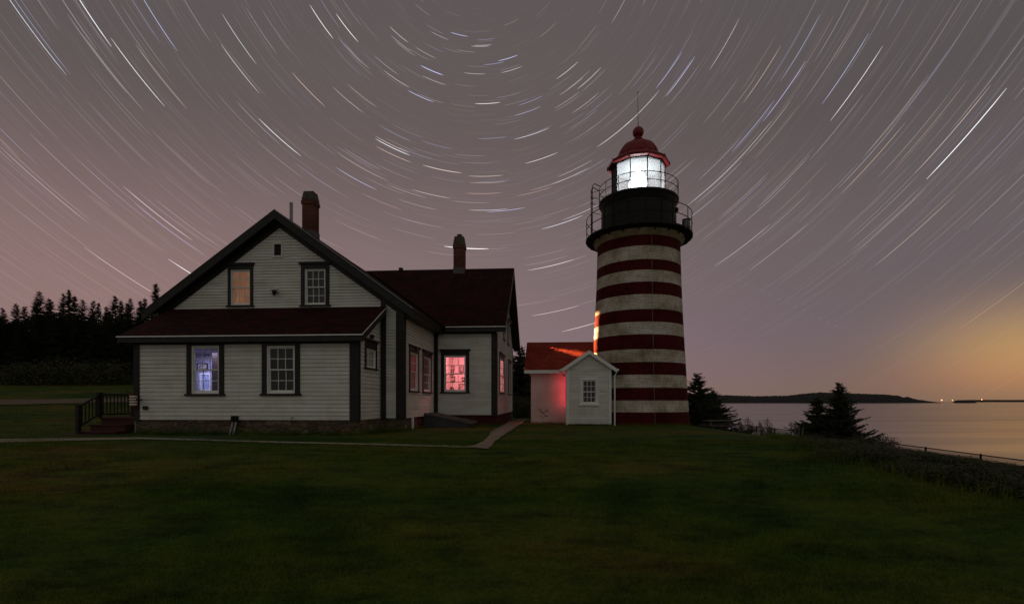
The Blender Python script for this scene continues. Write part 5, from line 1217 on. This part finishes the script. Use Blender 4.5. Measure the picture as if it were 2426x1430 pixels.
for x0_, y0_, x1_, y1_, c, s in bright:
    A = Vector(((x0_ - X0), F, (YH - y0_))).normalized(); B = Vector(((x1_ - X0), F, (YH - y1_))).normalized()
    a1 = (A - POLE * A.dot(POLE)); b1 = (B - POLE * B.dot(POLE)); ang = a1.angle(b1); mid = (A + B)
    pd = (math.acos(A.dot(POLE)) + math.acos(B.dot(POLE))) / 2; md = (mid - POLE * mid.dot(POLE)).normalized(); d = POLE * cos(pd) + md * sin(pd)
    
    if ang < .16:                                       # the path runs on past the roof or the old frame: give it its whole arc
        edge_ = y0_ < 96 or x0_ < 90 or x0_ > 2335
        an, ot = (b1.normalized(), a1.normalized()) if edge_ else (a1.normalized(), b1.normalized())
        sg = 1 if an.cross(ot).dot(POLE) > 0 else -1; md = Matrix.Rotation(sg * dl / 2, 3, POLE) @ an; d = POLE * cos(pd) + md * sin(pd); ang = dl
    star(d, .80 * s ** 1.5, .26 + .14 * s, c, ang); nb_ += 1
rs = random.Random(77)
def in_view(d):
    if d.y < .25 or d.z < .01: return False
    px = X0 + F * d.x / d.y; py = YH - F * d.z / d.y; return -60 < px < 2490 and -60 < py < 930
n_s = 0; tries = 0
while n_s < 3600 and tries < 400000:
    tries += 1; z = rs.uniform(-1, 1); a = rs.uniform(0, 2 * pi); r = (1 - z * z) ** .5; d = Vector((r * cos(a), r * sin(a), z))
    inside = in_view(d)
    if not inside and (d.y < .1 or d.z < .02): continue
    m = rs.random(); br = .010 + .014 * rs.random() + .24 * m ** 12 + .055 * m ** 4; ext = sstep(.05, .42, d.z)
    if d.x / d.y > .55: ext *= sstep(.05, .40, d.z) * .8 + .2
    c = rs.choices((W_, B_, O_, P_), (3, 3, 2.2, 2))[0]
    star(d, br * .82 * (.10 + .90 * float(ext)), .25 + .16 * m ** 4, c); n_s += inside
# two faint dashed lines of aircraft lights
def dashes(xa, ya, xb, yb, n, c=(1, .55, .35), s=.11):
    for i in range(n):
        f = (i + .5) / n; star(Vector(((xa + (xb - xa) * f - X0), F, (YH - ya - (yb - ya) * f))), s, .5, c, .004)
for a_ in ((1720, 650, 1990, 775, 14), (1035, 330, 1100, 362, 9), (1265, 440, 1322, 463, 8), (1165, 392, 1215, 415, 8), (690, 172, 775, 210, 6)): dashes(*a_)
me = bpy.data.meshes.new('sky'); me.from_pydata(sv, [], sf)
ca_ = me.color_attributes.new('glow', 'FLOAT_COLOR', 'POINT'); arr = np.ones((len(sv), 4), np.float32); arr[:, :3] = np.array(scol, np.float32); ca_.data.foreach_set('color', arr.ravel())
m = bpy.data.materials.new('starlight'); m.use_nodes = True; t = m.node_tree; t.nodes.clear()
at_ = N(t, 'ShaderNodeVertexColor', layer_name='glow'); e = N(t, 'ShaderNodeEmission'); tr = N(t, 'ShaderNodeBsdfTransparent'); ad = N(t, 'ShaderNodeAddShader'); o_ = N(t, 'ShaderNodeOutputMaterial')
t.links.new(at_.outputs[0], e.inputs[0]); t.links.new(e.outputs[0], ad.inputs[0]); t.links.new(tr.outputs[0], ad.inputs[1]); t.links.new(ad.outputs[0], o_.inputs[0])
m.cycles.emission_sampling = 'NONE'; me.materials.append(m)
so = bpy.data.objects.new('sky', me); C.objects.link(so); so.location = (0, 0, 0); tag(so, 'star-filled night sky turning round the pole', kind='structure')
so.visible_shadow = True

# ------------------------------------------------------------------ grass blades near the camera
g_ = np.random.default_rng(5)
def blades(n, y0, y1, hmin, hmax, wid):
    Y = y0 + (y1 - y0) * g_.random(n) ** .8; px = g_.uniform(-40, 2466, n); X = (px - X0) * Y / F
    keep = ~((X > H.X + uL - 1.6) & (X < 10.5) & (Y > 15.0)); X, Y = X[keep], Y[keep]; n = len(X); Z = ground(X, Y) - .01
    hgt = g_.uniform(hmin, hmax, n) * (.7 + .6 * (np.sin(X * 1.3 + 2 * np.sin(Y * .9)) * .5 + .5)); a = g_.uniform(0, 2 * pi, n); dx, dy = np.cos(a) * wid / 2, np.sin(a) * wid / 2
    lx, ly = g_.normal(0, .45, n) * hgt, g_.normal(0, .45, n) * hgt
    v = np.empty((n, 3, 3)); v[:, 0] = np.stack([X - dx, Y - dy, Z], 1); v[:, 1] = np.stack([X + dx, Y + dy, Z], 1); v[:, 2] = np.stack([X + lx, Y + ly, Z + hgt], 1)
    return v.reshape(-1, 3)
def tufts(p0, p1, n, spread, h0, h1, wid=.012):
    t_ = g_.random(n); X = p0[0] + (p1[0] - p0[0]) * t_ + g_.normal(0, spread, n); Y = p0[1] + (p1[1] - p0[1]) * t_ + g_.normal(0, spread, n) - spread; Z = ground(X, Y) - .02
    hgt = g_.uniform(h0, h1, n) * (.5 + .9 * np.abs(np.sin(t_ * 37) * np.sin(t_ * 91 + 1))); a = g_.uniform(0, 2 * pi, n); dx, dy = np.cos(a) * wid / 2, np.sin(a) * wid / 2; lx, ly = g_.normal(0, .3, n) * hgt, g_.normal(0, .3, n) * hgt
    v = np.empty((n, 3, 3)); v[:, 0] = np.stack([X - dx, Y - dy, Z], 1); v[:, 1] = np.stack([X + dx, Y + dy, Z], 1); v[:, 2] = np.stack([X + lx, Y + ly, Z + hgt], 1); return v.reshape(-1, 3)
tf = [tufts(H.w(uL, -.02)[:2], H.w(0, -.02)[:2], 5000, .07, .08, .22), tufts(H.w(.05, 0)[:2], H.w(.05, BV)[:2], 1500, .07, .08, .22), tufts(H.w(.05, BV)[:2], H.w(mR_, BV)[:2], 1200, .07, .08, .2), tufts(H.w(mR_ + .05, BV)[:2], H.w(mR_ + .05, bv0)[:2], 900, .07, .08, .2),
      tufts(H.w(bu, bv0)[:2], H.w(eR, EV)[:2], 900, .08, .06, .18), tufts(S.w(0, -.02)[:2], S.w(1.9, -.02)[:2], 1400, .06, .06, .2), tufts(K.w(0, -.04)[:2], K.w(kw, -.04)[:2], 1500, .06, .06, .18)]
for k in range(18):
    a0_, a1_ = fa - R(80) + k * R(160) / 18, fa - R(80) + (k + 1) * R(160) / 18; tf.append(tufts((TX + 2.62 * cos(a0_), TY + 2.62 * sin(a0_)), (TX + 2.62 * cos(a1_), TY + 2.62 * sin(a1_)), 260, .05, .06, .18))
for (pa, pb) in ((G(78, 1040), G(330, 1036.5)), (G(330, 1036.5), G(560, 1043.5)), (G(560, 1043.5), G(960, 1053.5)), (G(960, 1053.5), G(1108, 1058)), (G(78, 1047), G(330, 1041)), (G(330, 1041), G(560, 1047)), (G(560, 1047), G(960, 1057.5)), (G(960, 1057.5), G(1112, 1061.5)), (G(1102, 1060), G(1158, 1034)), (G(1158, 1034), G(1196, 1006)), (G(1156, 1065), G(1184, 1038)), (G(1184, 1038), G(1238, 1003))):
    tf.append(tufts(pa, pb, int(420 * math.dist(pa, pb)), .035, .02, .07, .012))
for (qa, qb) in zip(edge, edge[1:]):
    ga, gb = G(*qa), G(*qb); tf.append(tufts(ga, gb, int(220 * math.dist(ga, gb)), .28, .08, .32, .014))
vs_ = np.concatenate(tf + [blades(170000, 3.0, 8, .02, .06, .007), blades(150000, 7, 16, .025, .065, .012), blades(60000, 15, 34, .03, .08, .022)])
me = bpy.data.meshes.new('grass'); n = len(vs_) // 3; me.vertices.add(len(vs_)); me.vertices.foreach_set('co', vs_.astype(np.float32).ravel()); me.loops.add(3 * n); me.loops.foreach_set('vertex_index', np.arange(3 * n, dtype=np.int32))
me.polygons.add(n); me.polygons.foreach_set('loop_start', np.arange(0, 3 * n, 3, dtype=np.int32)); me.update(calc_edges=True); me.materials.append(M['blade'])
go = bpy.data.objects.new('grass', me); C.objects.link(go); tag(go, 'short dark green grass blades of the lawn', kind='stuff')
print('stars', nb_, n_s, 'shrubs', cnt)
